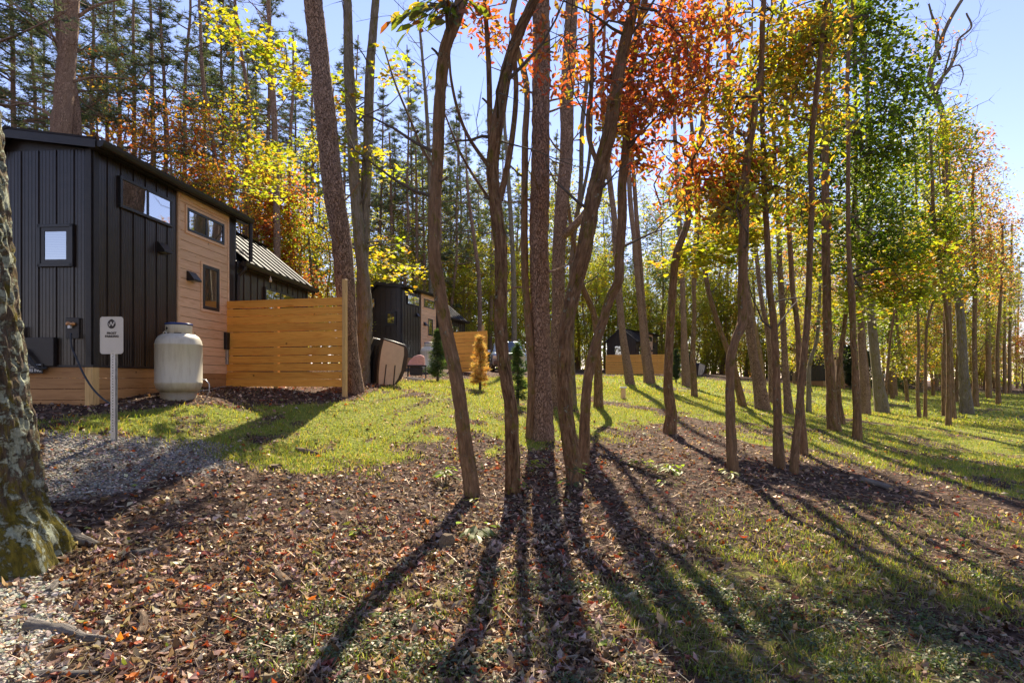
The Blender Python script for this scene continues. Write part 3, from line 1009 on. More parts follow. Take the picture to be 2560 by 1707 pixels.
    window(2.20, 3.42, 2.62, 3.06, wood=True)
    window(2.68, 3.24, 1.19, 2.08, split=False, wood=True, fr=.065)
    window(5.15, 6.75, 1.05, 2.02)
    # end wall window
    def endwin(xa, xb, z0, z1, fr=.11):
        f = MB()
        f.box(xa, xb, -.055, -.022, z1 - fr * .45, z1, .004); f.box(xa, xb, -.055, -.022, z0, z0 + fr * .45, .004)
        f.box(xa, xa + fr * .45, -.055, -.022, z0, z1); f.box(xb - fr * .45, xb, -.055, -.022, z0, z1)
        i = fr * .45
        f.box(xa + i, xb - i, -.044, -.022, z1 - fr, z1 - i); f.box(xa + i, xb - i, -.044, -.022, z0 + i, z0 + fr)
        f.box(xa + i, xa + fr, -.044, -.022, z0 + fr, z1 - fr); f.box(xb - fr, xb - i, -.044, -.022, z0 + fr, z1 - fr)
        w = ad(f, 'window', 'frame')
        ad(MB().add([(xa + fr, -.034, z0 + fr), (xb - fr, -.034, z0 + fr), (xb - fr, -.034, z1 - fr), (xa + fr, -.034, z1 - fr)], [(0, 1, 2, 3)] if mx == 1 else [(3, 2, 1, 0)]), 'pane', 'glass', w)
        ad(MB().box(xa + fr, xb - fr, -.028, -.025, z0 + fr, z1 - fr), 'blind', 'blind', w)
    endwin(-.86, -.28, 1.50, 2.15)
    if detail and name == 'cabin' and len([o for o in bpy.data.objects if o.name.startswith('cabin')]) > 1:
        endwin(-1.75, -1.42, 2.35, 2.85, .05)
    # far end window (seen on the cabin that faces the other way)
    f = MB(); f.box(-1.9, -.7, L + .02, L + .05, 1.0, 2.0)
    w = ad(f, 'window', 'frame'); ad(MB().box(-1.84, -.76, L + .052, L + .056, 1.06, 1.94), 'pane', 'glass', w)
    # vent hoods
    for (yy, zz, x0) in ((1.40, 2.13, .01), (2.20, 1.76, .03)):
        h = MB().prism([(x0, yy, zz + .09), (x0 + .03, yy, zz + .09), (x0 + .15, yy, zz - .06), (x0 + .15, yy, zz - .09), (x0, yy, zz - .09)], (0, .24, 0))
        ho = ad(h, 'vent_hood', 'black_trim')
        ad(MB().box(x0 + .02, x0 + .12, yy + .03, yy + .21, zz - .093, zz - .0905), 'flap', 'galv', ho)
    # roofs: dormer pan, then standing-seam gable slope
    ov = .16
    def slope_panels(y0, y1, n, p_hi, p_lo, nm='roof_panel'):
        (x1, z1), (x2, z2) = p_hi, p_lo
        w = (y1 - y0) / n
        dx, dz = x2 - x1, z2 - z1
        l = math.hypot(dx, dz); nx, nz = -dz / l, dx / l
        if nz < 0: nx, nz = -nx, -nz
        for j in range(n):
            a = y0 + j * w; b_ = a + w
            V = []
            for (t, h) in [(a, .0), (a + .004, .03), (a + .02, .03), (a + .024, .0), (b_, .0)]:
                V += [(x1 + nx * h, t, z1 + nz * h), (x2 + nx * h, t, z2 + nz * h)]
            Q = [(2 * i, 2 * i + 1, 2 * i + 3, 2 * i + 2) for i in range(4)]
            ad(MB().add(V, Q), nm, 'roof')
    slope_panels(-.14, LD + .28, 10, (-hw, HR + .04), (ov, HD + .10))
    slope_panels(LD + .28, L + .16, 9, (-hw, HR + .035), (ov + .02, HE - .02))
    slope_panels(-.14, L + .16, 19, (-hw, HR + .035), (-W - ov, HE - .02))
    ad(MB().prism([(-hw - .09, -.15, HR + .02), (-hw, -.15, HR + .085), (-hw + .09, -.15, HR + .07), (-hw, -.15, HR + .03)], (0, L + .32, 0)), 'ridge_cap', 'roof')
    # fascias and soffit
    mb = MB()
    mb.prism([(-hw, -.14, HR + .034), (ov, -.14, HD + .094), (ov, -.14, HD - .03), (-hw, -.14, HR - .09)], (0, .025, 0))
    ad(mb, 'fascia', 'black_trim')
    mb = MB()
    mb.prism([(-W - ov, -.14, HE - .03), (-hw - .001, -.14, HR + .03), (-hw - .001, -.14, HR - .12), (-W - ov, -.14, HE - .18)], (0, .024, 0))
    ad(mb, 'fascia', 'black_trim')
    mb = MB()
    for s_ in (1, -1):
        xo = ov + .02 if s_ == 1 else -W - ov
        mb.prism([(xo, L + .13, HE - .03), (-hw, L + .13, HR + .03), (-hw, L + .13, HR - .12), (xo, L + .13, HE - .18)], (0, .024 + .002 * s_, 0))
    ad(mb, 'fascia', 'black_trim')
    ad(MB().prism([(.0, -.115, HD - .005), (ov - .002, -.115, HD - .03), (ov - .002, -.115, HD + .05), (.0, -.115, HD + .1)], (0, LD + .38, 0)), 'soffit', 'black_trim')
    ad(MB().prism([(.0, LD + .27, HE - .12), (ov, LD + .27, HE - .15), (ov, LD + .27, HE - .03), (.0, LD + .27, HE + .09)], (0, L - LD - .14, 0)), 'soffit', 'black_trim')
    # dormer cheek above the lower roof
    ad(MB().prism([(-.02, LD - .0, HE), (-hw, LD - .0, HR - .01), (-.02, LD - .0, HD)], (0, .03, 0)), 'dormer_cheek', 'black_metal')
    # gutters: open half-round troughs
    def gutter(y0, y1, x, z):
        prof = [(0, 0), (0, -.075), (.02, -.095), (.06, -.10), (.095, -.085), (.115, -.045), (.125, .0), (.117, .0), (.107, -.04), (.088, -.075), (.06, -.09), (.024, -.085), (.008, -.07), (.008, 0)]
        V = [(x + a, y0, z + b_) for a, b_ in prof] + [(x + a, y1, z + b_) for a, b_ in prof]
        k = len(prof)
        Q = [(i, (i + 1) % k, k + (i + 1) % k, k + i) for i in range(k)]
        mb = MB().add(V, Q)
        mb.prism([(x + a, y0, z + b_) for a, b_ in prof[:7]], (0, .004, 0)); mb.prism([(x + a, y1, z + b_) for a, b_ in prof[:7]], (0, -.004, 0))
        return ad(mb, 'gutter', 'black_trim', smooth=False)
    gutter(-.12, LD + .27, ov + .004, HD + .085)
    gutter(LD - .1, L + .14, ov + .024, HE - .035)
    # downspouts
    ad(MB().tube([(ov + .06, LD + .22, HD - .02), (ov + .06, LD + .22, HD - .5), (ov + .06, LD + .22, HE + .02)], .045, 8), 'downspout', 'black_trim')
    ad(MB().tube([(ov + .08, LD - .02, HE - .13), (ov + .06, LD - .03, HE - .2), (.09, LD - .04, HE - .34), (.08, LD - .05, HE - .55), (.08, LD - .05, .1)], .042, 8), 'downspout', 'black_trim')
    # skirting boards below
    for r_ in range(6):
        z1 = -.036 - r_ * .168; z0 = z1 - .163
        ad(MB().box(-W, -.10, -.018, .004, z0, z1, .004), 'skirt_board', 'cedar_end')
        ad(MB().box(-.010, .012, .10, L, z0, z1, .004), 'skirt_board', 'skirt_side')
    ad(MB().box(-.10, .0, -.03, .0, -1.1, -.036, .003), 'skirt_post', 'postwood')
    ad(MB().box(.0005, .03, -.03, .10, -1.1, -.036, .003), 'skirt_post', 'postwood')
    # outlet plate, box by the door bay, bulb under the gutter
    ad(MB().box(.03, .10, 3.43, 3.58, .42, .78, .006), 'junction_box', 'black_trim')
    ad(MB().box(.031, .075, 3.50, 3.56, .1, .42, .003), 'conduit', 'galv')
    ad(MB().lathe([(.0, HE - .29), (.03, HE - .28), (.036, HE - .24), (.02, HE - .2), (.012, HE - .18), (.012, HE - .12)], 10, (ov + .07, LD + 1.1)), 'eave_bulb', 'lantern', smooth=True)
    return root

def text_mesh(s, size, mat, parent, loc, rotx=math.pi / 2, rz=0, shear=0.0, name='lettering', align='CENTER', ext=.0012, space=1.0, bold=0.0):
    c = bpy.data.curves.new('txt', 'FONT')
    c.body = s; c.size = size; c.align_x = align; c.align_y = 'CENTER'; c.extrude = ext; c.shear = shear; c.space_character = space; c.offset = bold
    c.resolution_u = 3
    o = bpy.data.objects.new('txt', c); COL.objects.link(o)
    dg = bpy.context.evaluated_depsgraph_get()
    me = bpy.data.meshes.new_from_object(o.evaluated_get(dg))
    bpy.data.objects.remove(o); bpy.data.curves.remove(c)
    me.materials.clear(); me.materials.append(mat)
    q = bpy.data.objects.new(name, me); COL.objects.link(q)
    q.parent = parent; q.location = loc; q.rotation_euler = (rotx, 0, rz)
    return q

A1 = math.radians(-4.4)
C1 = Vector((-6.41, 8.8, CZ + .232))
cab1 = cabin('cabin', 'largest black metal cabin with a knotty wood bay, nearest behind the parking sign', C1, A1)
# meter box, trailer plate, hose fitting on the end wall
ub = MB().box(-1.62, -.56, -.085, -.024, -.02, .42, .006); ub.box(-1.62, -.72, -.10, -.0855, -.13, .02, .004)
ub = ub.obj('utility_panel', M['black_trim'], cab1)
text_mesh('TRAILERS INC.', .062, M['white'], cab1, (-.735, -.102, -.085), align='RIGHT', bold=.001)
text_mesh('(260) 350-8724', .034, M['white'], cab1, (-.80, -.102, -.035), align='RIGHT')
text_mesh('SHIPSHEWANA HOOSIER', .026, M['white'], cab1, (-.745, -.102, .0), align='RIGHT')
MB().box(-1.30, -1.13, -.15, -.086, .30, .60, .01).obj('meter_box', M['galv'], cab1)
for k, o_ in enumerate((0, .035, .07)):
    MB().tube([(-1.12, -.12, .26 - o_), (-.98, -.14, .23 - o_), (-.86, -.15, .08 - o_), (-.76, -.14, -.06), (-.62, -.13, -.04 - o_ * .3)], .014, 6).obj('conduit', M['rubber'], cab1, True)
fp = MB().box(-.40, -.18, -.045, -.024, .40, .72, .01).obj('outlet_box', M['black_trim'], cab1)
MB().lathe([(0, 0), (.035, 0), (.035, .03), (.02, .03), (.02, .05), (0, .05)], 12).obj('valve', M['brass'], fp, True).matrix_basis = Matrix.Translation((-.335, -.045, .625)) @ Matrix.Rotation(math.pi / 2, 4, 'X')
MB().lathe([(0, 0), (.03, 0), (.03, .03), (.018, .03), (.018, .06), (0, .06)], 12).obj('valve', M['brass'], fp, True).matrix_basis = Matrix.Translation((-.255, -.045, .62)) @ Matrix.Rotation(math.pi / 2, 4, 'X')
MB().tube([(-.33, -.075, .625), (-.26, -.075, .625)], .014, 8).obj('crossbar', M['brass'], fp, True)
MB().box(-.325, -.285, -.09, -.05, .555, .60).obj('collar', M['white'], fp)
# cord: a thing of its own hanging from the outlet to the ground
def img_pts(l):
    return [P(a, b, c) for a, b, c in l]
cp = img_pts([(178, 833, 8.70), (177, 848, 8.68), (179, 866, 8.66), (190, 893, 8.62), (209, 935, 8.55), (235, 975, 8.45), (262, 1000, 8.35), (280, 1010, 8.28), (296, 1014, 8.25)])
cpp, _ = spline(cp, np.full(len(cp), .014), .03)
for q in cpp:
    q[2] = max(q[2], g1(q[0], q[1]) + .01)
cord = MB().tube(cpp, .014, 8).obj('power_cord', M['rubber'], None, True)
tag(cord, 'black power cord hanging from the brass outlet down to the leaves', 'cord')

A2 = math.radians(-18.5)
cab2 = cabin('cabin', 'black cabin standing behind the tilted tub and pink grill cover', P(1004, 950 - 1.13 / 27.5 * 1440, 27.5), A2, detail=1)
cab3 = cabin('cabin', 'small far black cabin whose gable faces the lawn above a long board fence', (14.3, 56.7, CZ + 1.02), math.radians(152), -1, detail=1)
cab4 = cabin('cabin', 'dark far cabin half hidden behind the thin trunks on the right', (23.9, 44.0, CZ - .03), math.radians(-45), detail=1)

# ------------------------------------------------------------------ fences
def fence(label, A, B, z0, H, rows, post_ts, post_h=.28, rows_gap=.015):
    A, B = Vector(A), Vector(B)
    L = (B - A).length
    rz = math.atan2(B.y - A.y, B.x - A.x)
    root = thing('fence', label, 'fence', (A.x, A.y, z0), rz, 'horizontal board privacy fences')
    hgt = H / rows
    for j in range(rows):
        a = random.uniform(-.004, .004); k = random.uniform(-.006, .006)
        z = .05 + j * hgt
        g = rows_gap * random.uniform(.45, 1.2)
        V0, n = [], 9
        mb = MB()
        x0, x1 = random.uniform(-.012, .006), L + random.uniform(-.008, .008)
        xs = np.linspace(x0, x1, n)
        bow = random.uniform(-.005, .005)
        V = []
        for x in xs:
            u = (x - x0) / (x1 - x0)
            dz = a + k * u + bow * 4 * u * (1 - u)
            for yy, zz in ((0, z + dz), (.022, z + dz), (.022, z + hgt - g + dz), (0, z + hgt - g + dz)):
                V.append((x, yy, zz))
        Q = [(4 * i + c, 4 * i + 4 + c, 4 * i + 4 + (c + 1) % 4, 4 * i + (c + 1) % 4) for i in range(n - 1) for c in range(4)]
        Q += [(3, 2, 1, 0), (4 * n - 4, 4 * n - 3, 4 * n - 2, 4 * n - 1)]
        MB().add(V, Q).obj('slat', M['fencewood'], root)
    for t, top in post_ts:
        MB().box(t - .045, t + .045, .024, .115, -.35, H + top, .005).obj('post', M['postwood'], root)
    return root
fa, fb = P(563, 965, 12.35), P(858, 961, 11.75)
gb_ = P(563, 965, 12.35).z
fn = fence('tall honey-coloured board fence joining the nearest cabin to the leaning pine', (fa.x, fa.y, 0), (fb.x, fb.y, 0), gb_ - .06, 1.83, 11, [(.06, .0), (1.2, -.02)])
fbv = (fb - fa); fbv.z = 0
MB().box(fbv.length - .0, fbv.length + .075, -.05, .045, -.25, 2.24, .006).obj('post', M['postwood'], fn)
f2a, f2b = P(1128, 930, 27.0), P(1218, 930, 26.0)
fence('board fence behind the orange dead conifer, beside the second cabin', (f2a.x, f2a.y, 0), (f2b.x, f2b.y, 0), P(1128, 932, 27).z, 1.85, 11, [(.05, 0), (f2b.x - f2a.x, .3)])
f3a, f3b = P(1514, 932, 48.5), P(1668, 930, 47.5)
fence('long low board fence across the lawn in front of the far gabled cabin', (f3a.x, f3a.y, 0), (f3b.x, f3b.y, 0), P(1514, 936, 48).z, 1.62, 11, [(.05, 0), (2.75, -.02), (5.0, -.02)])

# ------------------------------------------------------------------ parking sign
sg = P(282, 1083, 7.3)
sx, sy = sg.x, sg.y
sz = g1(sx, sy)
sign = thing('parking_sign', 'cream FROST PARKING sign on a perforated steel post by the gravel', 'sign', (sx, sy, sz), math.radians(-2))
mb = MB()
k = .022
mb.box(-.03, .03, 0, .004, -.3, 1.45); mb.box(-.03, -.026, .004, .026, -.3, 1.45); mb.box(.026, .03, .004, .026, -.3, 1.45)
mb.box(-.045, -.03, .022, .026, -.3, 1.45); mb.box(.03, .045, .022, .026, -.3, 1.45)
pst = mb.obj('post', M['galv'], sign)
hs = MB()
for i in range(40):
    z = .12 + i * .035
    hs.prism([(.007 * math.cos(a), -.0015, z + .007 * math.sin(a)) for a in np.linspace(0, 2 * math.pi, 9)[:-1]], (0, .001, 0))
hs.obj('hole', M['ink'], pst)['kind'] = 'stuff'
def rrect(w, h, r, n=5):
    pts = []
    for cx_, cz_, a0 in ((w / 2 - r, h / 2 - r, 0), (-w / 2 + r, h / 2 - r, 90), (-w / 2 + r, -h / 2 + r, 180), (w / 2 - r, -h / 2 + r, 270)):
        for i in range(n + 1):
            a = math.radians(a0 + 90 * i / n)
            pts.append((cx_ + r * math.cos(a), cz_ + r * math.sin(a)))
    return pts
pc = 1.335
plate = MB().prism([(x - .012, -.004, pc + z) for x, z in rrect(.300, .468, .035)], (0, .003, 0)).obj('sign_plate', M['signface'], sign)
rim = MB()
o_, i_ = rrect(.304, .472, .037), rrect(.288, .456, .030)
V = [(x - .012, -.0052, pc + z) for x, z in o_] + [(x - .012, -.0052, pc + z) for x, z in i_]
kk = len(o_)
rim.add(V, [(i, (i + 1) % kk, kk + (i + 1) % kk, kk + i) for i in range(kk)]).obj('border', M['signface'], plate)
MB().prism([(-.012 + .052 * math.cos(a), -.0062, pc + .142 + .057 * math.sin(a) + (.006 if abs(a - math.pi / 2) < .2 else 0)) for a in np.linspace(0, 2 * math.pi, 33)[:-1]], (0, .0015, 0)).obj('emblem', M['ink'], plate)
text_mesh('N', .075, M['signface'], plate, (-.016, -.0074, pc + .142), shear=.35, bold=.002, name='emblem_letter')
text_mesh('S', .042, M['signface'], plate, (.019, -.0074, pc + .158), shear=.25, bold=.0005, name='emblem_letter')
MB().tube([(-.045, -.0074, pc + .152), (-.052, -.0074, pc + .142), (-.043, -.0074, pc + .135), (-.038, -.0074, pc + .121), (-.048, -.0074, pc + .113)], .0034, 6).obj('swirl', M['signface'], plate)
text_mesh('FROST', .040, M['ink'], plate, (-.010, -.0066, pc + .026), space=1.08, bold=.0012)
text_mesh('PARKING', .040, M['ink'], plate, (-.008, -.0066, pc - .014), space=1.08, bold=.0012)
MB().lathe([(0, 0), (.006, 0), (.005, .003), (0, .003)], 10).obj('bolt', M['galv'], plate, True).matrix_basis = Matrix.Translation((-.008, -.004, pc - .195)) @ Matrix.Rotation(math.pi / 2, 4, 'X')

# ------------------------------------------------------------------ propane tanks
def tank(label, loc, s=1.0, full=True, rz=0.0):
    root = thing('propane_tank', label, 'gas tank', loc, rz, 'cream propane tanks beside the cabins')
    R = .39
    prof = [(0, .03), (.22, .03), (.33, .06), (.365, .12), (R - .004, .20), (R, .215), (R, .22), (R - .003, .224), (R - .003, .90), (R, .904), (R, .915), (R - .006, .93), (.37, .99), (.33, 1.06), (.26, 1.105), (.12, 1.125), (0, 1.13)]
    def sc(o):
        return o
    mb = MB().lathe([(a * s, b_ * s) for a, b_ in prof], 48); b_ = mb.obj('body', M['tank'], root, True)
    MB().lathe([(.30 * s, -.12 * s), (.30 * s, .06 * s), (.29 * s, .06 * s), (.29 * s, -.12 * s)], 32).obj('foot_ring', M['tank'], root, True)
    # collar with an opening at the back
    n = 30; V = []
    for i in range(n + 1):
        a = math.radians(-200 + 330 * i / n + 5)
        for r_, z in ((.215, 1.095), (.222, 1.27), (.216, 1.285), (.206, 1.27), (.200, 1.095)):
            V.append((r_ * s * math.cos(a), r_ * s * math.sin(a), z * s))
    Q = [(5 * i + j, 5 * i + 5 + j, 5 * i + 5 + (j + 1) % 5, 5 * i + (j + 1) % 5) for i in range(n) for j in range(5)]
    c = MB().add(V, Q).obj('collar', M['tank'], root, True)
    MB().lathe([(.224 * s, 1.268 * s), (.230 * s, 1.268 * s), (.230 * s, 1.298 * s), (.18 * s, 1.310 * s), (0, 1.316 * s)], 36).obj('lid', M['blue'], root, True)
    if full:
        a0 = math.radians(-118)
        dm = MB()
        def cyl(da, z):
            a = a0 + da
            return (.2235 * s * math.cos(a), .2235 * s * math.sin(a), z * s)
        pts = [cyl(-.15, 1.20), cyl(-.07, 1.222), cyl(0, 1.23), cyl(.07, 1.222), cyl(.15, 1.20), cyl(.07, 1.178), cyl(0, 1.17), cyl(-.07, 1.178)]
        nrm = (.002 * math.cos(a0), .002 * math.sin(a0), 0)
        dm.prism(pts, nrm); dm.obj('handle_hole', M['ink'], c)
        for da0, da1 in ((-.25, .25), (.65, 1.2)):
            q = MB(); V = []
            for i in range(9):
                a = a0 + da0 + (da1 - da0) * i / 8
                V += [(.219 * s * math.cos(a), .219 * s * math.sin(a), 1.112 * s), (.2215 * s * math.cos(a), .2215 * s * math.sin(a), 1.124 * s)]
            q.add(V, [(2 * i, 2 * i + 2, 2 * i + 3, 2 * i + 1) for i in range(8)]).obj('drain_slot', M['ink'], c)
        MB().tube([(-.13 * s, -.245 * s, 1.05 * s), (-.125 * s, -.26 * s, 1.12 * s), (-.10 * s, -.265 * s, 1.14 * s), (-.075 * s, -.26 * s, 1.12 * s), (-.07 * s, -.25 * s, 1.05 * s)], .009 * s, 6).obj('lifting_lug', M['tank'], root, True)
        MB().tube([(.395, .0, .26), (.47, -.02, .25), (.53, -.02, .18), (.53, -.02, .05), (.48, -.02, -.05), (.45, 0, -.09)], .009, 8).obj('gas_pipe', M['galv'], root, True)
    return root
tk = P(447, 986, 9.85)
tank('large cream propane tank with a blue lid beside the nearest cabin wall', (tk.x, tk.y, P(447, 983, 9.85).z - .02), .93)
tk = P(1073, 940, 25.5); tank('cream propane tank half hidden behind the small evergreen at the second cabin', (tk.x, tk.y, g1(tk.x, tk.y)), 1.0, False)
tk = P(1296, 925, 29); tank('pale tank behind the young conifer, left of the big pine trunk', (tk.x, tk.y, g1(tk.x, tk.y)), .95, False)

# gas line along the wall
gl_ = [(-5.85, 9.95), (-5.6, 10.6), (-5.75, 11.3), (-5.9, 12.1)]
pp_ = [(a, b_, g1(a, b_) + .03) for a, b_ in gl_]
q = MB().tube(spline(pp_, np.full(4, .012), .1)[0], .012, 6).obj('gas_line', M['galv'], None, True)
tag(q, 'thin grey gas line along the ground between the big tank and the fence', 'pipe')

# ------------------------------------------------------------------ tilted tub, grill, car, bins
def tub(label, d, pxs, sc, loc=None, mirror=False):
    k = d / F
    base = P(960, 953, d)
    face = [(960, 836), (985, 843), (1012, 852), (1019, 862), (1021, 875), (1015, 910), (1004, 934), (994, 945), (985, 951), (965, 954), (945, 954), (941, 945), (942, 925), (945, 890), (949, 866), (954, 850)]
    org = P(980, 953, d) if loc is None else None
    pts = [((x - 980) * k * sc, 0.0, (953 - y) * k * sc) for x, y in face]
    root = thing('hot_tub', label, 'hot tub', loc or (org.x, org.y, g1(org.x, org.y) - .02), 0, 'hot tub shells standing on edge')
    back = (-.40 * sc, .42 * sc, .03)
    MB().prism(pts, back).obj('skirt', M['vinyl'], root)
    inner = [(960, 838), (985, 846), (1010, 856), (1010, 875), (1003, 915), (995, 934), (986, 948), (966, 952), (947, 952), (947, 925), (950, 890), (954, 862)]
    ip = [((x - 980) * k * sc, -.012, (953 - y) * k * sc) for x, y in inner]
    MB().prism(ip, (0, .011, 0)).obj('base_panel', M['beige'], root)
    for a, b_ in (((966, 899), (960, 953)), ((988, 901), (984, 949))):
        x0, z0 = (a[0] - 980) * k * sc, (953 - a[1]) * k * sc
        x1, z1 = (b_[0] - 980) * k * sc, (953 - b_[1]) * k * sc
        w = .013 * sc
        MB().prism([(x0 - w, -.022, z0), (x0 + w, -.022, z0), (x1 + w, -.022, z1), (x1 - w, -.022, z1)], (0, .009, 0)).obj('strap', M['rubber'], root)
    # vertical ribs and folds down the dark side
    for f0, w, pr in ((.25, .10, .02), (.52, .12, .022), (.86, .07, .02)):
        xa, ya = back[0] * f0, back[1] * f0
        xb, yb = back[0] * (f0 + w), back[1] * (f0 + w)
        L0 = pts[-1]; top = (954 - 980) * k * sc
        col_ = []
        for (x, y_, z) in (pts[15], pts[14], pts[13], pts[12], pts[11]):
            col_.append((x, z))
        V = []
        for (x, z) in col_:
            V += [(x + xa - pr, ya - pr, z), (x + xb - pr, yb - pr, z), (x + xa, ya, z), (x + xb, yb, z)]
        Q = []
        for i in range(len(col_) - 1):
            a = 4 * i
            Q += [(a, a + 1, a + 5, a + 4), (a, a + 4, a + 6, a + 2), (a + 1, a + 3, a + 7, a + 5)]
        MB().add(V, Q).obj('rib', M['vinyl'], root)
    # rim rolled over the top
    top = [pts[15], pts[0], pts[1], pts[2], pts[3]]
    MB().tube([(x - .02, -.0 + .06, z + .01) for x, y_, z in top], .022 * sc, 6).obj('rim', M['vinyl'], root, True)
    MB().tube([(x + back[0] * .9, back[1] * .9, z + .05) for x, y_, z in top[:3]], .03 * sc, 6).obj('rim', M['beige'], root, True)
    return root
tub('brown and beige hot tub shell standing tilted on edge behind the leaning pine', 14.6, 0, 1.0)
t3 = P(1754, 934, 49)
tub('distant white hot tub shell on edge beside the far gabled cabin', 14.6, 0, .86, (t3.x, t3.y, g1(t3.x, t3.y)))

gp = P(1042, 946, 21.5)
gr = thing('covered_grill', 'grill on a dark stand under a bulging pink cover', 'grill', (gp.x, gp.y, g1(gp.x, gp.y)), math.radians(8))
n = 12; V = []
prof = [(-.32, .50), (-.31, .56), (-.25, .68), (-.14, .80), (0, .87), (.12, .885), (.22, .85), (.27, .80), (.29, .68), (.30, .56), (.31, .50)]
for j, yy in enumerate((-.22, -.20, -.1, .1, .20, .22)):
    s_ = (.90, .97, 1, 1, .97, .90)[j]
    V += [(x * s_ + .015 * math.sin(7 * z + j), yy + .012 * math.sin(20 * x), .5 + (z - .5) * s_) for x, z in prof]
k = len(prof)
Q = [(j * k + i, j * k + i + 1, (j + 1) * k + i + 1, (j + 1) * k + i) for j in range(5) for i in range(k - 1)]
MB().add(V, Q + [], None).prism([V[i] for i in range(k)], (0, .002, 0)).prism([V[5 * k + i] for i in range(k)], (0, -.002, 0)).obj('cover', M['pink'], gr, False)
MB().box(-.36, .36, -.25, .25, .455, .50, .01).obj('shelf', M['rubber'], gr)
MB().box(-.26, .22, -.2, .2, .12, .44, .03).obj('firebox', M['vinyl'], gr)
for sx_ in (-1, 1):
    for sy_ in (-1, 1):
        MB().tube([(sx_ * .31, sy_ * .21, .46), (sx_ * .34, sy_ * .23, -.06)], .018, 6).obj('leg', M['rubber'], gr)
bp = P(1040, 952, 18.5)
q = MB().box(-.28, .28, -.12, .12, -.02, .10, .02).obj('concrete_block', M['beige'], None)
q.location = (bp.x, bp.y, g1(bp.x, bp.y)); q.rotation_euler = (.0, .12, .3)
tag(q, 'pinkish flat block lying in the leaves before the pink covered grill', 'block')

cpnt = P(1268, 925, 31)
car = thing('parked_car', 'silver blue car glimpsed between the curved trunks beyond the second fence', 'car', (cpnt.x, cpnt.y, g1(cpnt.x, cpnt.y)), math.radians(4))
# body as lofted sections along y (front of the car faces the camera)
secs = [(-2.2, .78, .35, .80), (-2.15, .86, .30, .88), (-1.4, .90, .28, .98), (-.95, .90, .28, 1.02), (1.6, .90, .28, 1.05), (2.1, .88, .30, 1.02), (2.2, .80, .4, .95)]
def loft(secs):
    V = []
    for y, w, z0, z1 in secs:
        for x, z in ((-w * .92, z0), (-w, z0 + .12), (-w, z1 - .14), (-w * .94, z1 - .03), (-w * .8, z1), (w * .8, z1), (w * .94, z1 - .03), (w, z1 - .14), (w, z0 + .12), (w * .92, z0)):
            V.append((x, y, z))
    k = 10
    Q = [(j * k + i, j * k + (i + 1) % k, (j + 1) * k + (i + 1) % k, (j + 1) * k + i) for j in range(len(secs) - 1) for i in range(k)]
    mb = MB().add(V, Q)
    mb.prism([V[i] for i in range(k)], (0, .01, 0)); mb.prism([V[(len(secs) - 1) * k + i] for i in range(k)], (0, -.01, 0))
    return mb
loft(secs).obj('body', M['carpaint'], car, True)
loft([(-1.0, .80, .95, 1.0), (-.55, .74, .95, 1.38), (-.1, .70, .95, 1.62), (.3, .69, .95, 1.66), (1.3, .68, .95, 1.62), (1.9, .72, .95, 1.2)]).obj('cabin_roof', M['carpaint'], car, True)
MB().prism([(-.66, -.97, 1.04), (.66, -.97, 1.04), (.58, -.27, 1.55), (-.58, -.27, 1.55)], (0, -.03, .015)).obj('windshield', M['darkglass'], car)
for s_ in (-1, 1):
    MB().prism([(s_ * .795, -.6, 1.06), (s_ * .78, 1.5, 1.08), (s_ * .71, 1.2, 1.52), (s_ * .71, -.05, 1.52)], (s_ * .02, 0, 0)).obj('side_window', M['darkglass'], car)
    MB().box(s_ * .5, s_ * .82, -2.215, -2.16, .62, .78, .02).obj('headlight', M['lantern'], car)
    MB().box(min(s_ * .92, s_ * 1.08), max(s_ * .92, s_ * 1.08), -.75, -.65, 1.0, 1.14, .02).obj('mirror', M['carpaint'], car)
    for yy in (-1.35, 1.35):
        wq = MB().lathe([(0, -.1), (.2, -.1), (.33, -.1), (.35, -.06), (.35, .06), (.33, .1), (.2, .1), (0, .1)], 20).obj('wheel', M['rubber'], car, True)
        wq.matrix_basis = Matrix.Translation((s_ * .82, yy, .35)) @ Matrix.Rotation(math.pi / 2, 4, 'Y')
        MB().lathe([(0, -.105), (.2, -.105), (.2, .105), (0, .105)], 14).obj('rim', M['galv'], wq, True)
MB().box(-.8, .8, -2.23, -2.17, .34, .52, .02).obj('bumper', M['carbody'], car)
MB().box(-.45, .45, -2.225, -2.18, .58, .74, .01).obj('grille', M['rubber'], car)
bn = P(1274, 922, 27)
bin_ = thing('rubbish_bin', 'dark brown bin standing behind the curved trunk, before the silver car', 'bin', (bn.x, bn.y, g1(bn.x, bn.y)), .2)
MB().lathe([(0, 0), (.24, 0), (.26, .05), (.30, .85), (.31, .9)], 20).obj('body', M['carbody'], bin_, True)
MB().lathe([(.33, .88), (.33, .93), (.25, .99), (0, 1.02)], 20).obj('lid', M['rubber'], bin_, True)

# small wooden utility post on the lawn
up = P(1558, 1002, 18.2)
ups = thing('marker_post', 'short pale wooden marker post on the lawn right of the curved tree', 'post', (up.x, up.y, g1(up.x, up.y)))
MB().box(-.07, .07, -.06, .06, -.1, .33, .01).obj('stub', M['cedar'], ups); MB().box(-.10, .10, -.09, .09, .33, .38, .008).obj('cap', M['white'], ups)
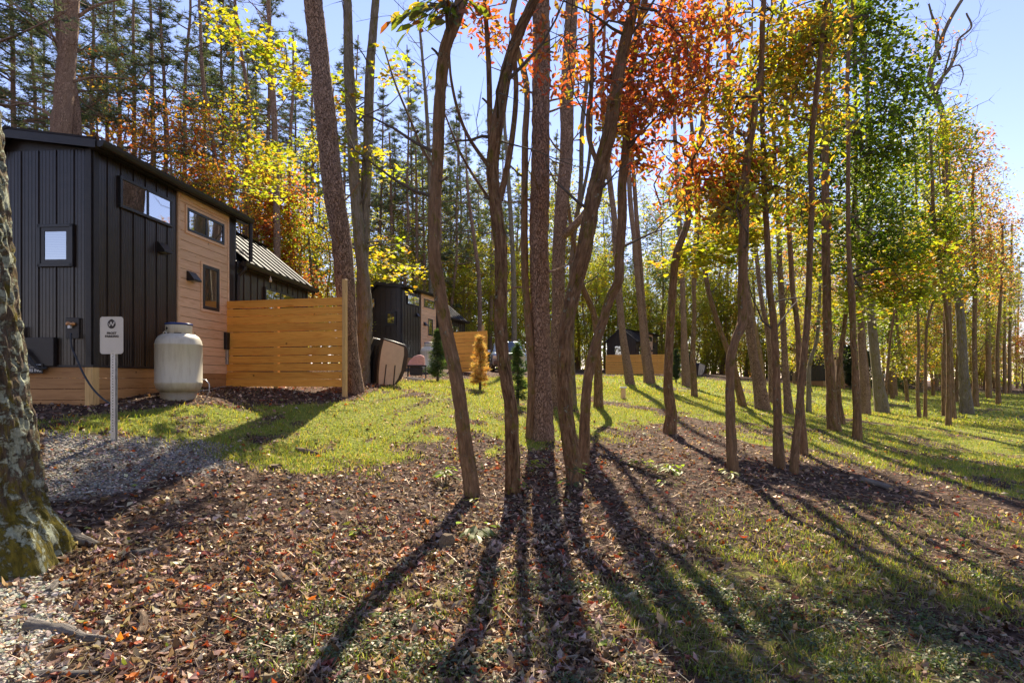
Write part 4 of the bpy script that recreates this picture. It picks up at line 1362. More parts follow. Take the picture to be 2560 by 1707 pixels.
# white box pair on posts far right
wp = P(2218, 966, 43)
ws = thing('meter_stand', 'pair of small white boxes on thin posts beyond the thick trunk', 'utility box', (wp.x, wp.y, g1(wp.x, wp.y)))
for x in (-.15, .15):
    MB().box(x - .09, x + .09, -.05, .05, .95, 1.25, .01).obj('box', M['white'], ws); MB().tube([(x, 0, -.2), (x, 0, .95)], .025, 6).obj('post', M['galv'], ws)
tb = P(1698, 934, 49)
ws = thing('bench', 'small white bench top beside the far cabin, left of the white tub', 'bench', (tb.x, tb.y, g1(tb.x, tb.y)))
MB().box(-.32, .32, -.18, .18, .72, .78, .01).obj('top', M['white'], ws)
for x in (-.27, .27):
    MB().box(x - .03, x + .03, -.15, .15, -.1, .72).obj('leg', M['rubber'], ws)
sp_ = P(2235, 995, 27)
q = MB().box(-.55, .55, -.3, .3, -.05, .05, .02).obj('stone_slab', M['rock'], None); q.location = (sp_.x, sp_.y, g1(sp_.x, sp_.y)); q.rotation_euler = (0, .05, .2)
tag(q, 'flat pale stone slab lying in the grass right of the thickest far trunk', 'stone')

# ------------------------------------------------------------------ the traced trees
def T(pl, w, label, **k):
    k.update(pl=pl, w=w, label=label)
    k.setdefault('seed', len(TR) + 3)
    TR.append(k)
TR = []
# left: thick mossy trunk close by
T([(5, 1410), (-22, 1300), (-36, 1150), (-58, 950), (-84, 700), (-106, 480), (-122, 300), (-140, 100), (-160, -150)], [235, 205, 196, 190, 184, 178, 170], 'thick leaning mossy trunk with pale lichen, close at the left edge',
  bark='bark_moss', d=4.5, sides=150, ridge=.13, step=.022, flare=.44, roots=5, H=9, seed=4)
# pines by the fence
T([(885, 985), (872, 880), (868, 780), (855, 620), (830, 450), (812, 260), (796, 120), (780, -20)], [48, 44, 46, 50, 50, 46, 44], 'leaning reddish pine trunk right beside the honey-coloured fence',
  pine=True, bark='bark_pine', d=12.4, H=16, ridge=.1, flare=.12, twigs=12, tw_lo=2.5, tw_hi=9, tw_len=1.0)
T([(905, 940), (912, 850), (914, 740), (900, 620), (888, 480), (880, 330), (872, 160), (868, -10)], [34, 32, 28, 27, 27, 25, 20], 'mottled left stem of the twin trunk behind the leaning pine',
  bark='bark_grey', d=14.5, H=13, twigs=14, tw_lo=3, tw_hi=10, tw_len=1.8, group='twin mottled trunks',
  crown=[dict(b=[(640, 120, 90, 70, 0), (560, 60, 60, 50, .5), (720, 190, 60, 50, 0)], n=85, per=10, s=.125, t='mp', pal='maple_y', sr=.22, flat=.25, tilt=.7, dr=1.0),
         dict(b=[(700, 400, 90, 42, -.5), (800, 360, 80, 50, -.5), (930, 400, 70, 40, 0), (650, 450, 70, 40, 0), (960, 190, 80, 50, .5)], n=100, per=10, s=.125, t='mp', pal='maple_y', sr=.24, flat=.2, tilt=.6, dr=1.2)])
T([(908, 940), (906, 850), (905, 740), (908, 620), (914, 480), (921, 330), (926, 160), (940, -10)], [34, 30, 28, 26, 25, 22, 18], 'mottled right stem of the twin trunk behind the leaning pine',
  bark='bark_grey', d=14.7, H=13, twigs=14, tw_lo=3, tw_hi=10, tw_len=1.6, group='twin mottled trunks', seed=31,
  crown=[dict(b=[(960, 640, 80, 45, 3), (1000, 690, 60, 40, 4), (880, 250, 60, 60, .2)], n=50, per=9, s=.14, t='mp', pal='maple_y', sr=.2, flat=.3, tilt=.6, dr=.8)])
# the foreground row
T([(1180, 1236), (1166, 1130), (1150, 1010), (1138, 930), (1120, 850), (1098, 720), (1086, 640), (1086, 540), (1094, 400), (1100, 250), (1112, 130), (1142, 40), (1165, -40)], [38, 33, 31, 32, 29, 27, 28, 31],
  'leftmost dark sinuous trunk of the foreground row, curving left at knee height', H=10, flare=.26, ridge=.27, twigs=10, tw_lo=3.6, tw_hi=8, tw_len=1.3, limbs=[dict(p=[(1106, 660, 0), (1190, 640, .2), (1130, 250, .3)][:0] or [(1098, 440, 0), (1060, 380, .1), (1030, 310, .3), (990, 215, .5), (960, 120, .8)], w=[9, 4])])
T([(1282, 1232), (1281, 1120), (1275, 1002), (1262, 930), (1252, 835), (1252, 740), (1252, 620), (1240, 520), (1231, 421), (1240, 330), (1252, 260), (1268, 170), (1300, 76), (1345, -20)], [35, 31, 31, 30, 29, 30, 28, 23],
  'second dark trunk of the foreground row, kinked, leaning right at the top', H=10, flare=.24, ridge=.27, twigs=14, tw_lo=3.2, tw_hi=8, tw_len=1.4,
  limbs=[dict(p=[(1235, 470, 0), (1226, 344, .2), (1222, 172, .3), (1212, 0, .4)], w=[17, 11]), dict(p=[(1230, 430, 0), (1160, 320, .2), (1128, 200, .3), (1122, 110, .4)], w=[11, 5]),
         dict(p=[(1237, 520, 0), (1150, 380, .5), (1110, 280, .7)], w=[9, 4]), dict(p=[(1250, 500, .1), (1275, 380, .3), (1290, 230, .5), (1283, 100, .6)], w=[17, 12])],
  crown=[dict(b=[(1250, 60, 70, 60, .4), (1190, 30, 60, 40, .3)], n=40, per=7, s=.10, t='ov', pal='red', sr=.16, tilt=1.2)])
T([(1325, 1066), (1330, 980), (1322, 830), (1313, 700), (1311, 600), (1311, 497), (1313, 344), (1314, 200), (1292, 120), (1280, 60), (1290, -20)], [23, 19, 17, 16, 15, 13],
  'slim dark stem pressed against the left side of the big pine',
  d=10.2, H=10, flare=.1, twigs=8, tw_lo=3, tw_hi=8, tw_len=1.2)
T([(1354, 1096), (1352, 980), (1350, 860), (1350, 740), (1348, 600), (1350, 430), (1353, 268), (1353, 38), (1352, -30)], [64, 52, 48, 47, 45, 44, 38],
  'thickest reddish pine of the centre group, with dead branch stubs',
  pine=True, bark='bark_pine', H=18, ridge=.18, flare=.22, roots=5, twigs=16, tw_lo=1.8, tw_hi=8, tw_len=1.1, tw_up=.1)
T([(1387, 1012), (1392, 880), (1396, 740), (1398, 600), (1408, 480), (1414, 421), (1420, 191), (1430, 0)], [38, 33, 31, 33, 33, 30],
  'second thick pine just behind and right of the thickest one', pine=True, bark='bark_pine', d=14.5, H=18, flare=.15, ridge=.12,
  twigs=12, tw_lo=2.5, tw_hi=10, tw_len=1.6, tw_up=.3, limbs=[dict(p=[(1396, 600, 0), (1440, 560, -.3), (1480, 510, -.5), (1510, 440, -.6)], w=[22, 13])])
T([(1437, 1206), (1420, 1074), (1409, 955), (1411, 859), (1421, 787), (1438, 715), (1457, 643), (1470, 572), (1483, 497), (1506, 402), (1525, 325), (1537, 249), (1556, 134), (1585, 20)], [40, 33, 33, 37, 40, 35, 30, 24],
  'dark heavy trunk right of the thickest pine, leaning and forking to the right', H=10, flare=.24, ridge=.27, twigs=16, tw_lo=2.6, tw_hi=7, tw_len=1.5,
  limbs=[dict(p=[(1411, 800, 0), (1440, 700, .3), (1400, 560, .4)][:0] or [(1452, 660, 0), (1400, 610, .2), (1330, 690, .2)][:0] or [(1500, 430, 0), (1470, 330, .2), (1480, 200, .3), (1478, 60, .4)], w=[13, 9])],
  crown=[dict(b=[(1560, 90, 160, 90, .3), (1650, 200, 130, 120, .6), (1500, 40, 110, 70, .2), (1640, 40, 140, 80, .4), (1430, 60, 80, 60, .3), (1330, 100, 60, 70, .6), (1560, 260, 90, 100, .3), (1400, 170, 110, 90, .8)], n=330, per=8, s=.12, t='ov', pal='sour', sr=.17, flat=.7, tilt=1.35, dr=.9, gap=.0, gs=2.4)])
T([(1457, 1165), (1461, 1074), (1469, 955), (1485, 873), (1505, 811), (1528, 739), (1545, 706), (1548, 643), (1555, 548), (1556, 450), (1563, 383), (1571, 268), (1583, 153), (1606, 30)], [30, 21, 23, 23, 19, 16],
  'dark trunk with an elbow at head height, right of the forking one', H=10, flare=.24, ridge=.27, twigs=12, tw_lo=3, tw_hi=7, tw_len=1.2,
  crown=[dict(b=[(1690, 330, 120, 120, .3), (1620, 420, 90, 70, .5), (1740, 140, 130, 130, .2), (1600, 340, 90, 80, .2), (1780, 440, 110, 90, .3), (1690, 470, 80, 60, .5)], n=300, per=8, s=.12, t='ov', pal='sour', sr=.17, flat=.7, tilt=1.35, dr=.9, gap=.0, gs=2.4)])
T([(1434, 1022), (1429, 883), (1430, 760), (1430, 643), (1440, 560), (1449, 497), (1456, 306), (1464, 230), (1475, 115), (1477, 0)], [17, 12, 11, 11, 10],
  'thin pale stem seen between the two leaning dark trunks', bark='bark_grey', d=15, H=12, twigs=12, tw_lo=3, tw_hi=9, tw_len=1.2,
  limbs=[dict(p=[(1449, 520, 0), (1470, 420, 0), (1480, 220, .2), (1487, 60, .4)], w=[10, 5])])
T([(1496, 1021), (1495, 907), (1492, 835), (1485, 787), (1466, 739), (1450, 700), (1440, 640)], [24, 16, 15, 13, 10],
  'sunlit bowed stem behind the elbow trunk', bark='bark', d=15, H=7, twigs=4)
T([(1575, 965), (1566, 900), (1557, 835), (1548, 739), (1543, 643), (1535, 540), (1525, 460), (1516, 380)], [24, 17, 17, 15, 13],
  'orange-barked pine stem on the lawn, left of the far board fence middle', pine=True, bark='bark_pine', d=27, H=17, twigs=10, tw_lo=5, tw_hi=12, tw_len=1.5)
T([(1620, 956), (1612, 880), (1604, 800), (1594, 691), (1586, 600), (1577, 520), (1572, 421)], [23, 14, 13, 11],
  'left stem of the twin pines standing on the far lawn', pine=True, bark='bark_pine', d=29, H=17, twigs=14, tw_lo=4, tw_hi=12, tw_len=1.5)
T([(1628, 958), (1618, 880), (1611, 800), (1603, 691), (1596, 600), (1590, 520), (1583, 421)], [21, 13, 12, 10],
  'right stem of the twin pines standing on the far lawn', pine=True, bark='bark_pine', d=29.3, H=17, twigs=14, tw_lo=4, tw_hi=12, tw_len=1.5)
T([(1674, 1083), (1677, 1026), (1671, 978), (1672, 883), (1677, 787), (1684, 691), (1691, 634), (1705, 596), (1717, 562), (1722, 500), (1724, 421), (1747, 364), (1759, 287), (1764, 240)], [30, 21, 18, 17, 17, 10],
  'dark wavy trunk in the middle, arching right, with yellow leaf layers', H=9, flare=.35, twigs=10, tw_lo=3, tw_hi=8, tw_len=1.4,
  crown=[dict(b=[(1760, 640, 110, 30, .4), (1850, 600, 80, 32, .6), (1700, 655, 60, 18, .2), (1800, 560, 100, 40, 1)], n=170, per=11, s=.13, t='mp', pal='maple_y', sr=.22, flat=.12, tilt=.45, dr=.9, gs=2.0)])
T([(1716, 957), (1711, 870), (1709, 787), (1704, 660), (1698, 560), (1694, 480), (1690, 380)], [24, 13, 12, 10],
  'straight pine on the far lawn just right of the wavy trunk', pine=True, bark='bark_pine', d=29, H=17, twigs=14, tw_lo=3, tw_hi=12, tw_len=1.6)
T([(1736, 980), (1732, 883), (1736, 787), (1734, 691), (1739, 600), (1742, 520), (1736, 420)], [17, 10, 10, 8],
  'slim pale trunk dividing above the white tub', bark='bark', d=22, H=14, twigs=8, tw_lo=4, tw_hi=12, tw_len=1.5, limbs=[dict(p=[(1735, 730, 0), (1743, 643, .2), (1746, 540, .3), (1750, 430, .4)], w=[8, 5])])
T([(1856, 1003), (1845, 965), (1830, 900), (1811, 854), (1791, 797), (1772, 730), (1763, 682), (1750, 600), (1744, 500)], [21, 13, 12, 11],
  'light brown trunk leaning far left behind the dark one', bark='bark', d=19, H=13, twigs=6)
T([(1911, 952), (1900, 880), (1882, 787), (1866, 700), (1856, 600)], [10, 8, 7],
  'thin dark trunk leaning left at the far lawn edge', bark='bark', d=40, H=15)
T([(1832, 1178), (1827, 1074), (1825, 955), (1827, 897), (1839, 849), (1854, 811), (1856, 739), (1858, 643), (1861, 548), (1863, 459), (1873, 364), (1884, 306), (1890, 230), (1901, 184), (1906, 60)], [26, 20, 20, 23, 23, 17, 15, 12],
  'dark trunk with an S bend under orange foliage, right of centre', H=9, flare=.26, ridge=.26, twigs=10, tw_lo=3, tw_hi=7, tw_len=1.2,
  crown=[dict(b=[(1860, 120, 140, 140, .2), (1950, 230, 110, 120, .6), (1820, 350, 110, 110, .2), (1790, 500, 90, 80, .2), (1940, 60, 120, 100, .4), (1760, 230, 90, 110, .6)], n=340, per=8, s=.12, t='ov', pal='sourorange', sr=.18, flat=.6, tilt=1.3, dr=.9, gap=.0, gs=2.4)])
T([(1906, 1020), (1897, 960), (1887, 907), (1873, 811), (1862, 720), (1850, 620), (1838, 500), (1830, 400)], [38, 24, 21, 19, 17],
  'stout leaning pine behind the S-bend trunk', pine=True, bark='bark_pine', d=18, H=16, twigs=12, tw_lo=3, tw_hi=11, tw_len=1.5)
T([(1930, 1000), (1926, 883), (1918, 820), (1906, 763), (1894, 667), (1884, 560)], [17, 10, 10],
  'slim pine stem left of the mossy straight trunk', pine=True, bark='bark_pine', d=22, H=15, twigs=8, tw_lo=3, tw_hi=11)
TR[-1]['crown'] = [dict(b=[(1800, 470, 110, 80, 0), (1900, 560, 120, 70, 1), (1700, 520, 80, 50, 1)], n=150, per=10, s=.14, t='mp', pal='maple_y', sr=.3, flat=.3, tilt=.7, dr=1.4, gs=1.5)]
T([(1948, 1168), (1944, 1074), (1942, 978), (1937, 860), (1932, 790), (1925, 739), (1920, 643), (1918, 586), (1912, 500), (1908, 380), (1905, 260)], [26, 18, 16, 15, 13, 11],
  'mossy straight trunk just left of the leaning twin stems',
  H=9, flare=.25, ridge=.18, twigs=12, tw_lo=2, tw_hi=7, tw_len=.9,
  crown=[dict(b=[(1900, 430, 110, 80, .2), (1980, 520, 100, 70, .3), (1830, 520, 80, 50, .2), (1990, 400, 80, 80, .5)], n=300, per=8, s=.115, t='ov', pal='orange', sr=.18, flat=.5, tilt=1.1, dr=.9, gap=.0, gs=2.4)])
T([(1972, 1028), (1966, 960), (1961, 883), (1954, 739), (1949, 658), (1946, 560)], [23, 15, 14, 12],
  'pine trunk between the mossy trunk and the leaning pair', pine=True, bark='bark_pine', d=17, H=15, twigs=10, tw_lo=2.5, tw_hi=10, tw_len=1.1)
T([(2010, 1122), (2005, 1040), (1998, 930), (1995, 835), (1988, 770), (1983, 739), (1978, 667), (1972, 560), (1970, 450)], [19, 13, 12, 12, 10],
  'left stem of the leaning pair on the right', d=10, H=9, flare=.15, twigs=8, tw_lo=3)
T([(1985, 1183), (1988, 1120), (1993, 1074), (2002, 978), (2011, 883), (2019, 787), (2023, 691), (2026, 596), (2030, 500), (2026, 400), (2037, 268), (2049, 153), (2062, 20)], [21, 17, 16, 14, 13, 12, 11],
  'tall dark stem leaning right, front one of the leaning pair',
  H=9, flare=.2, ridge=.16, twigs=10, tw_lo=3, tw_hi=8, crown=[dict(b=[(2010, 100, 90, 110, .4), (2040, 300, 80, 90, .6), (1960, 160, 80, 80, .6)], n=260, per=9, s=.115, t='ov', pal='orange', sr=.2, flat=.5, tilt=1.1, dr=.9, gap=.0, gs=2.4)])
T([(2022, 1016), (2022, 960), (2024, 907), (2040, 859), (2047, 787), (2050, 715), (2056, 640)], [14, 9, 8, 6],
  'pale thin crooked stem against the far dark cabin', bark='bark_grey', d=19, H=11, twigs=6)
T([(2086, 1072), (2080, 1020), (2078, 978), (2069, 835), (2066, 691), (2064, 596), (2063, 480), (2064, 325), (2068, 150), (2070, 0)], [31, 21, 19, 17, 14],
  'stout straight trunk right of the pale crooked stem', d=13.5, H=12, flare=.2, twigs=10, tw_lo=4, tw_hi=9,
  crown=[dict(b=[(2120, 100, 110, 140, 1), (2070, 330, 110, 130, 1), (2160, 440, 100, 120, 1.5), (2060, 520, 90, 80, 1), (2010, 420, 60, 120, 1), (2100, 620, 60, 60, 1)], n=760, per=11, s=.125, t='rh', pal='green', sr=.24, flat=.45, tilt=1.0, dr=1.0, gap=-.12, gs=2.6)])
T([(2104, 1057), (2097, 1000), (2096, 955), (2102, 883), (2110, 820), (2119, 739), (2124, 660)], [17, 10, 10, 8],
  'light curved stem leaning right before the far dark cabin', bark='bark', d=15, H=11, twigs=6,
  crown=[dict(b=[(2060, 640, 80, 70, 0), (1990, 590, 70, 60, .5), (2130, 780, 80, 40, .4)], n=130, per=10, s=.125, t='mp', pal='greeny', sr=.28, flat=.25, tilt=.7, dr=1.2, gs=1.6)])
T([(2145, 1100), (2144, 1040), (2143, 978), (2138, 910), (2133, 859), (2131, 739), (2124, 667), (2121, 596), (2120, 480), (2121, 383), (2119, 172), (2128, 60)], [21, 14, 14, 12, 10, 10, 8],
  'slender greenish trunk, taller of a close pair at the lawn edge', d=12.5, H=12, flare=.12, twigs=10, tw_lo=3, tw_hi=9,
  crown=[dict(b=[(2180, 250, 80, 150, .8), (2140, 40, 110, 90, .8), (2220, 420, 90, 110, 1.2), (2200, 580, 100, 90, 1), (2260, 300, 60, 120, 1.5), (2240, 160, 60, 120, 1)], n=760, per=11, s=.125, t='rh', pal='green', sr=.24, flat=.45, tilt=1.0, dr=1.0, gap=-.12, gs=2.6),
         dict(b=[(2190, 720, 120, 60, 1), (2250, 640, 90, 50, 2)], n=260, per=10, s=.12, t='mp', pal='greeny', sr=.22, flat=.25, tilt=.7, dr=.9)])
T([(2135, 1088), (2136, 1030), (2133, 978), (2132, 900)], [9, 6, 5],
  'very thin sapling stem tied against the slender greenish trunk', d=12.7, H=4)
T([(2164, 1007), (2159, 930), (2155, 883), (2151, 787), (2148, 700)], [26, 17, 17, 14],
  'reddish pine behind the slender greenish trunk', pine=True, bark='bark_pine', d=20, H=15, twigs=6)
T([(2205, 1029), (2197, 970), (2193, 937), (2184, 857), (2177, 778), (2174, 682), (2172, 560)], [33, 23, 22, 20, 17],
  'thick pale poplar-like trunk near the white boxes', bark='bark_grey', d=22, H=16, flare=.15, twigs=6, tw_lo=6,
  crown=[dict(b=[(2230, 690, 80, 50, 0), (2300, 640, 70, 60, 1)], n=240, per=11, s=.13, t='rh', pal='red', sr=.3, flat=.4, dr=1.2)])
T([(2214, 996), (2219, 921), (2225, 857), (2236, 780)], [8, 6, 5],
  'thin leaning stem touching the right side of the pale poplar-like trunk', d=26, H=9)
T([(2231, 971), (2232, 873), (2238, 800), (2246, 720), (2252, 600)], [21, 17, 15, 11],
  'broad dark trunk behind the white meter boxes', d=36, H=17, twigs=8)
T([(2298, 1043), (2294, 990), (2294, 950), (2297, 880), (2295, 780), (2296, 700)], [10, 7, 6, 5],
  'left one of two very slim dark stems on the right lawn', d=20, H=9, twigs=6, tw_lo=3, group=None)
T([(2313, 1049), (2314, 969), (2314, 873), (2321, 793), (2337, 739), (2345, 680)], [9, 6, 6, 4],
  'right one of two very slim dark stems, bending right', d=20.2, H=9, twigs=6, tw_lo=3)
T([(2304, 971), (2306, 873), (2306, 760), (2308, 640)], [11, 9, 8],
  'grey trunk far behind the two very slim stems', bark='bark_grey', d=42, H=14, twigs=4)
T([(2361, 1041), (2359, 937), (2362, 840), (2364, 700)], [12, 9, 8],
  'leftmost trunk of the tight clump left of the big pale tree', d=22, H=9, twigs=5)
T([(2371, 1070), (2372, 1000), (2372, 937), (2369, 809), (2358, 720), (2346, 650), (2335, 560)], [14, 10, 10, 9],
  'foremost dark trunk of the tight clump left of the big pale tree', d=17, H=8, flare=.1, twigs=8, tw_lo=4,
  crown=[dict(b=[(2350, 560, 70, 110, 0), (2300, 700, 70, 60, 0), (2400, 690, 50, 60, .5)], n=420, per=11, s=.13, t='rh', pal='greeny', sr=.25, flat=.4, dr=.9)])
T([(2382, 1050), (2378, 937), (2374, 830), (2372, 700)], [16, 10, 10],
  'stouter rear trunk of the tight clump left of the big pale tree', d=20, H=9, twigs=6)
T([(2417, 1036), (2412, 980), (2409, 937), (2402, 809), (2388, 650), (2372, 497), (2362, 360), (2352, 270), (2336, 232)], [30, 22, 20, 17, 14, 13, 12],
  'big pale tree with a bare twisted crown against the sky', bark='bark_grey', d=24, ext=False, flare=.15, twigs=44, tw_lo=9, tw_hi=16, tw_len=1.7, tw_curl=.42,
  limbs=[dict(p=[(2336, 232, 0), (2324, 200, 0), (2330, 165, 0), (2351, 103, .2), (2375, 50, .4), (2408, -5, .6)], w=[14, 8]),
         dict(p=[(2334, 225, 0), (2350, 200, .2), (2374, 172, .4), (2390, 130, .5), (2397, 99, .6), (2428, 69, .6), (2416, 34, .8)], w=[9, 4]),
         dict(p=[(2351, 150, .3), (2340, 110, 0), (2345, 75, -.2), (2330, 40, -.3), (2322, 10, -.4)], w=[7, 4]),
         dict(p=[(2352, 270, 0), (2320, 240, .4), (2290, 200, .6), (2262, 205, .9)], w=[8, 4]),
         dict(p=[(2340, 235, 0), (2358, 190, .6), (2376, 130, .8)], w=[7, 4]),
         dict(p=[(2375, 170, .4), (2400, 165, .5), (2408, 185, .6), (2400, 215, .7)], w=[4, 2])],
  crown=[dict(b=[(2340, 100, 60, 70, 0)], n=30, per=7, s=.11, t='rh', pal='pinky', sr=.2, every=99, gap=-9), dict(b=[(2350, 420, 70, 140, -1.5), (2330, 320, 60, 70, -2), (2390, 360, 40, 80, -1)], n=420, per=11, s=.14, t='rh', pal='greeny', sr=.3, flat=.45, dr=1.3)])
T([(2393, 1003), (2396, 900), (2400, 780)], [13, 10, 9],
  'dark trunk directly behind the big pale tree', d=32, H=11, twigs=4)
T([(2439, 1015), (2437, 930), (2436, 830), (2438, 700)], [14, 10, 10],
  'trunk immediately right of the big pale tree', d=28, H=10.5, twigs=6,
  crown=[dict(b=[(2425, 420, 50, 120, 0), (2445, 560, 55, 110, 0), (2460, 680, 50, 90, 0), (2390, 640, 40, 80, 0)], n=420, per=11, s=.16, t='rh', pal='pinky', sr=.35, flat=.45, dr=1.4)])
T([(2472, 987), (2471, 890), (2470, 760), (2474, 620)], [14, 10, 9],
  'trunk in the middle of the far right edge of the lawn', d=38, H=11, twigs=6,
  crown=[dict(b=[(2470, 470, 40, 90, 0), (2480, 600, 45, 110, 0), (2500, 720, 40, 90, 0)], n=380, per=10, s=.17, t='rh', pal='olive', sr=.4, flat=.45, dr=1.6)])
T([(2496, 1003), (2494, 940), (2493, 873), (2499, 778), (2506, 660), (2505, 560)], [12, 8, 7, 5],
  'slim trunk with a leafy column at the far right lawn edge', d=31, H=8.5, twigs=8,
  crown=[dict(b=[(2520, 560, 40, 70, 0), (2500, 690, 40, 80, 0)], n=120, per=9, s=.15, t='rh', pal='pinky', sr=.35, flat=.5, dr=1.2)])
T([(2512, 987), (2511, 900), (2512, 780)], [9, 7, 6],
  'left of the last two trunks before the right picture edge', d=44, H=9, twigs=4)
T([(2524, 987), (2524, 900), (2526, 760), (2530, 560)], [9, 7, 6, 4],
  'right of the last two trunks before the right picture edge', d=45, H=9.5, twigs=6,
  crown=[dict(b=[(2530, 620, 35, 80, 0), (2545, 800, 30, 80, 0)], n=120, per=9, s=.18, t='rh', pal='olive', sr=.45, dr=1.6)])
# behind the first cabin
T([(158, 520), (150, 345), (158, 250), (166, 150), (174, 60), (182, -60)], [52, 40, 38, 34], 'left thick stem of the double pine rising behind the nearest cabin', pine=True, bark='bark_pine', d=19.5, H=17, twigs=14, tw_lo=9, tw_hi=15, tw_len=3.0, tw_up=.2,
  limbs=[dict(p=[(152, 330, 0), (120, 285, .2), (60, 260, .5), (0, 248, .8)], w=[9, 3]), dict(p=[(168, 130, 0), (100, 60, .3), (20, 0, .6)], w=[8, 4]), dict(p=[(172, 60, 0), (230, 20, .3), (340, -10, .8)], w=[9, 4]), dict(p=[(166, 210, 0), (220, 195, .3), (320, 197, .6)], w=[8, 3])])
T([(190, 520), (188, 345), (180, 230), (160, 130), (150, 40), (146, -60)], [34, 26, 26, 22], 'right slimmer stem of the double pine rising behind the nearest cabin', pine=True, bark='bark_pine', d=20.2, H=16, twigs=12, tw_lo=9, tw_hi=14, tw_len=2.6, tw_up=.2)
T([(390, 640), (384, 415), (381, 250), (379, 144), (377, 40)], [14, 11, 9, 6], 'straight dark pine rising behind the nearest cabin roof middle', pine=True, bark='bark_pine', d=27, H=19)
T([(548, 640), (545, 500), (530, 335), (510, 223), (503, 130), (501, 64)], [13, 11, 9, 7], 'thin bare pine leaning left behind the roof corner of the nearest cabin', pine=True, bark='bark_pine', d=26, H=18, twigs=14, tw_lo=9, tw_hi=18, tw_len=1.1)
T([(612, 700), (614, 500), (619, 383), (622, 255), (603, 128), (587, 0)], [13, 11, 9, 7], 'thin dark pine with a slight bow behind the black chimney-like downspout', pine=True, bark='bark_pine', d=25, H=18, twigs=20, tw_lo=6, tw_hi=18, tw_len=2.0)
T([(696, 740), (692, 560), (689, 399), (683, 250), (676, 160), (672, 40)], [18, 15, 14, 10], 'reddish pine with many dead side twigs left of the leaning pine', pine=True, bark='bark_pine', d=24, H=19, twigs=30, tw_lo=6, tw_hi=18, tw_len=2.6)
T([(724, 760), (722, 640), (721, 500), (726, 380)], [13, 11, 9], 'dark pine trunk close to the left of the leaning pine, above the fence', pine=True, bark='bark_pine', d=27, H=15, twigs=14, tw_lo=5, tw_hi=14, tw_len=2)
T([(1080, 740), (1076, 536), (1072, 380), (1066, 270), (1060, 191), (1052, 100)], [13, 10, 9, 6], 'slender grey pine rising behind the second cabin roof', pine=True, bark='bark_grey', d=40, H=25, twigs=24, tw_lo=12, tw_hi=24, tw_len=3.2)
T([(985, 800), (980, 620), (977, 480), (975, 380)], [9, 7, 5], 'slim dark pine with bare side twigs just left of the second cabin end', pine=True, bark='bark_pine', d=44, H=17, twigs=30, tw_lo=4, tw_hi=17, tw_len=3.0)
T([(1044, 760), (1042, 600), (1041, 480), (1040, 400)], [9, 7, 5], 'slim dark pine rising behind the second cabin ridge', pine=True, bark='bark_pine', d=45, H=17, twigs=30, tw_lo=4, tw_hi=17, tw_len=3.0)
T([(1200, 800), (1196, 680), (1182, 574), (1170, 480), (1166, 420)], [12, 9, 8, 5], 'leaning dark pine behind the second cabin far end', pine=True, bark='bark_pine', d=42, H=17, twigs=20, tw_lo=5, tw_hi=17, tw_len=2.4)
T([(1287, 820), (1284, 700), (1278, 560), (1270, 430)], [14, 12, 10], 'pale straight trunk behind the silver car', bark='bark_grey', d=36, H=16, twigs=8)
for t_ in TR:
    grow(t_)
TRD = {t_['label'][:24]: t_ for t_ in TR}

# leafy spray hanging into the top of the picture: large separate leaves on the leftmost sinuous trunk
t4 = [t_ for t_ in TR if t_['label'].startswith('leftmost dark sinuous')][0]
d4 = t4['dd']; root4 = t4['root']; loc4 = np.array(root4.location)
lr = np.random.default_rng(77)
Vs, Qs, Ts, n = [], [], [], 0
lm = [mk('_l%d' % i, OV[0] * [1, 1.15, 1] * s_, OV[1], M['leaf'], col=np.tile(c_, (7, 1))) for i, (s_, c_) in enumerate([(.17, (.10, .16, .02)), (.19, (.20, .26, .025)), (.16, (.38, .13, .03)), (.18, (.13, .15, .025)), (.15, (.45, .36, .04))])]
cnt = 0
for (ex, ey, dy) in [(1000, 45, -.5), (1040, 70, -.6), (1085, 62, -.4), (1120, 50, -.5), (1030, 15, -.3), (975, 60, -.7), (1150, 60, -.3), (1060, 25, -.6), (1110, 10, -.2), (1190, 20, -.2), (1010, 70, -.3)]:
    a = np.array(P(1138, 20, d4)); b_ = np.array(P(ex, ey, d4 + dy))
    mid = (a + b_) / 2 + [0, 0, .12]
    V, Q, tt = tube([a, mid, b_], [.012, .007, .003], 5)
    Vs.append(V); Qs.append(Q + n); Ts.append(tt); n += len(V)
    for k in range(9):
        u = .35 + .65 * k / 8
        p = (1 - u) ** 2 * a + 2 * u * (1 - u) * mid + u * u * b_
        src = lm[int(lr.integers(5))]
        o = bpy.data.objects.new('leaf', src.data); COL.objects.link(o)
        o.parent = root4; o.location = Vector(p - loc4) + Vector(lr.normal(size=3) * .02)
        yaw = math.atan2((b_ - a)[1], (b_ - a)[0]) + (k % 2 * 2 - 1) * (.5 + .6 * lr.random())
        o.rotation_euler = (lr.normal() * .5, .35 + .5 * lr.random(), yaw)
        o.scale = [.75 + .5 * lr.random()] * 3
for o in lm:
    bpy.data.objects.remove(o)
mk('branches', np.vstack(Vs) - loc4, np.vstack(Qs), M['twig'], root4, tc=np.vstack(Ts))

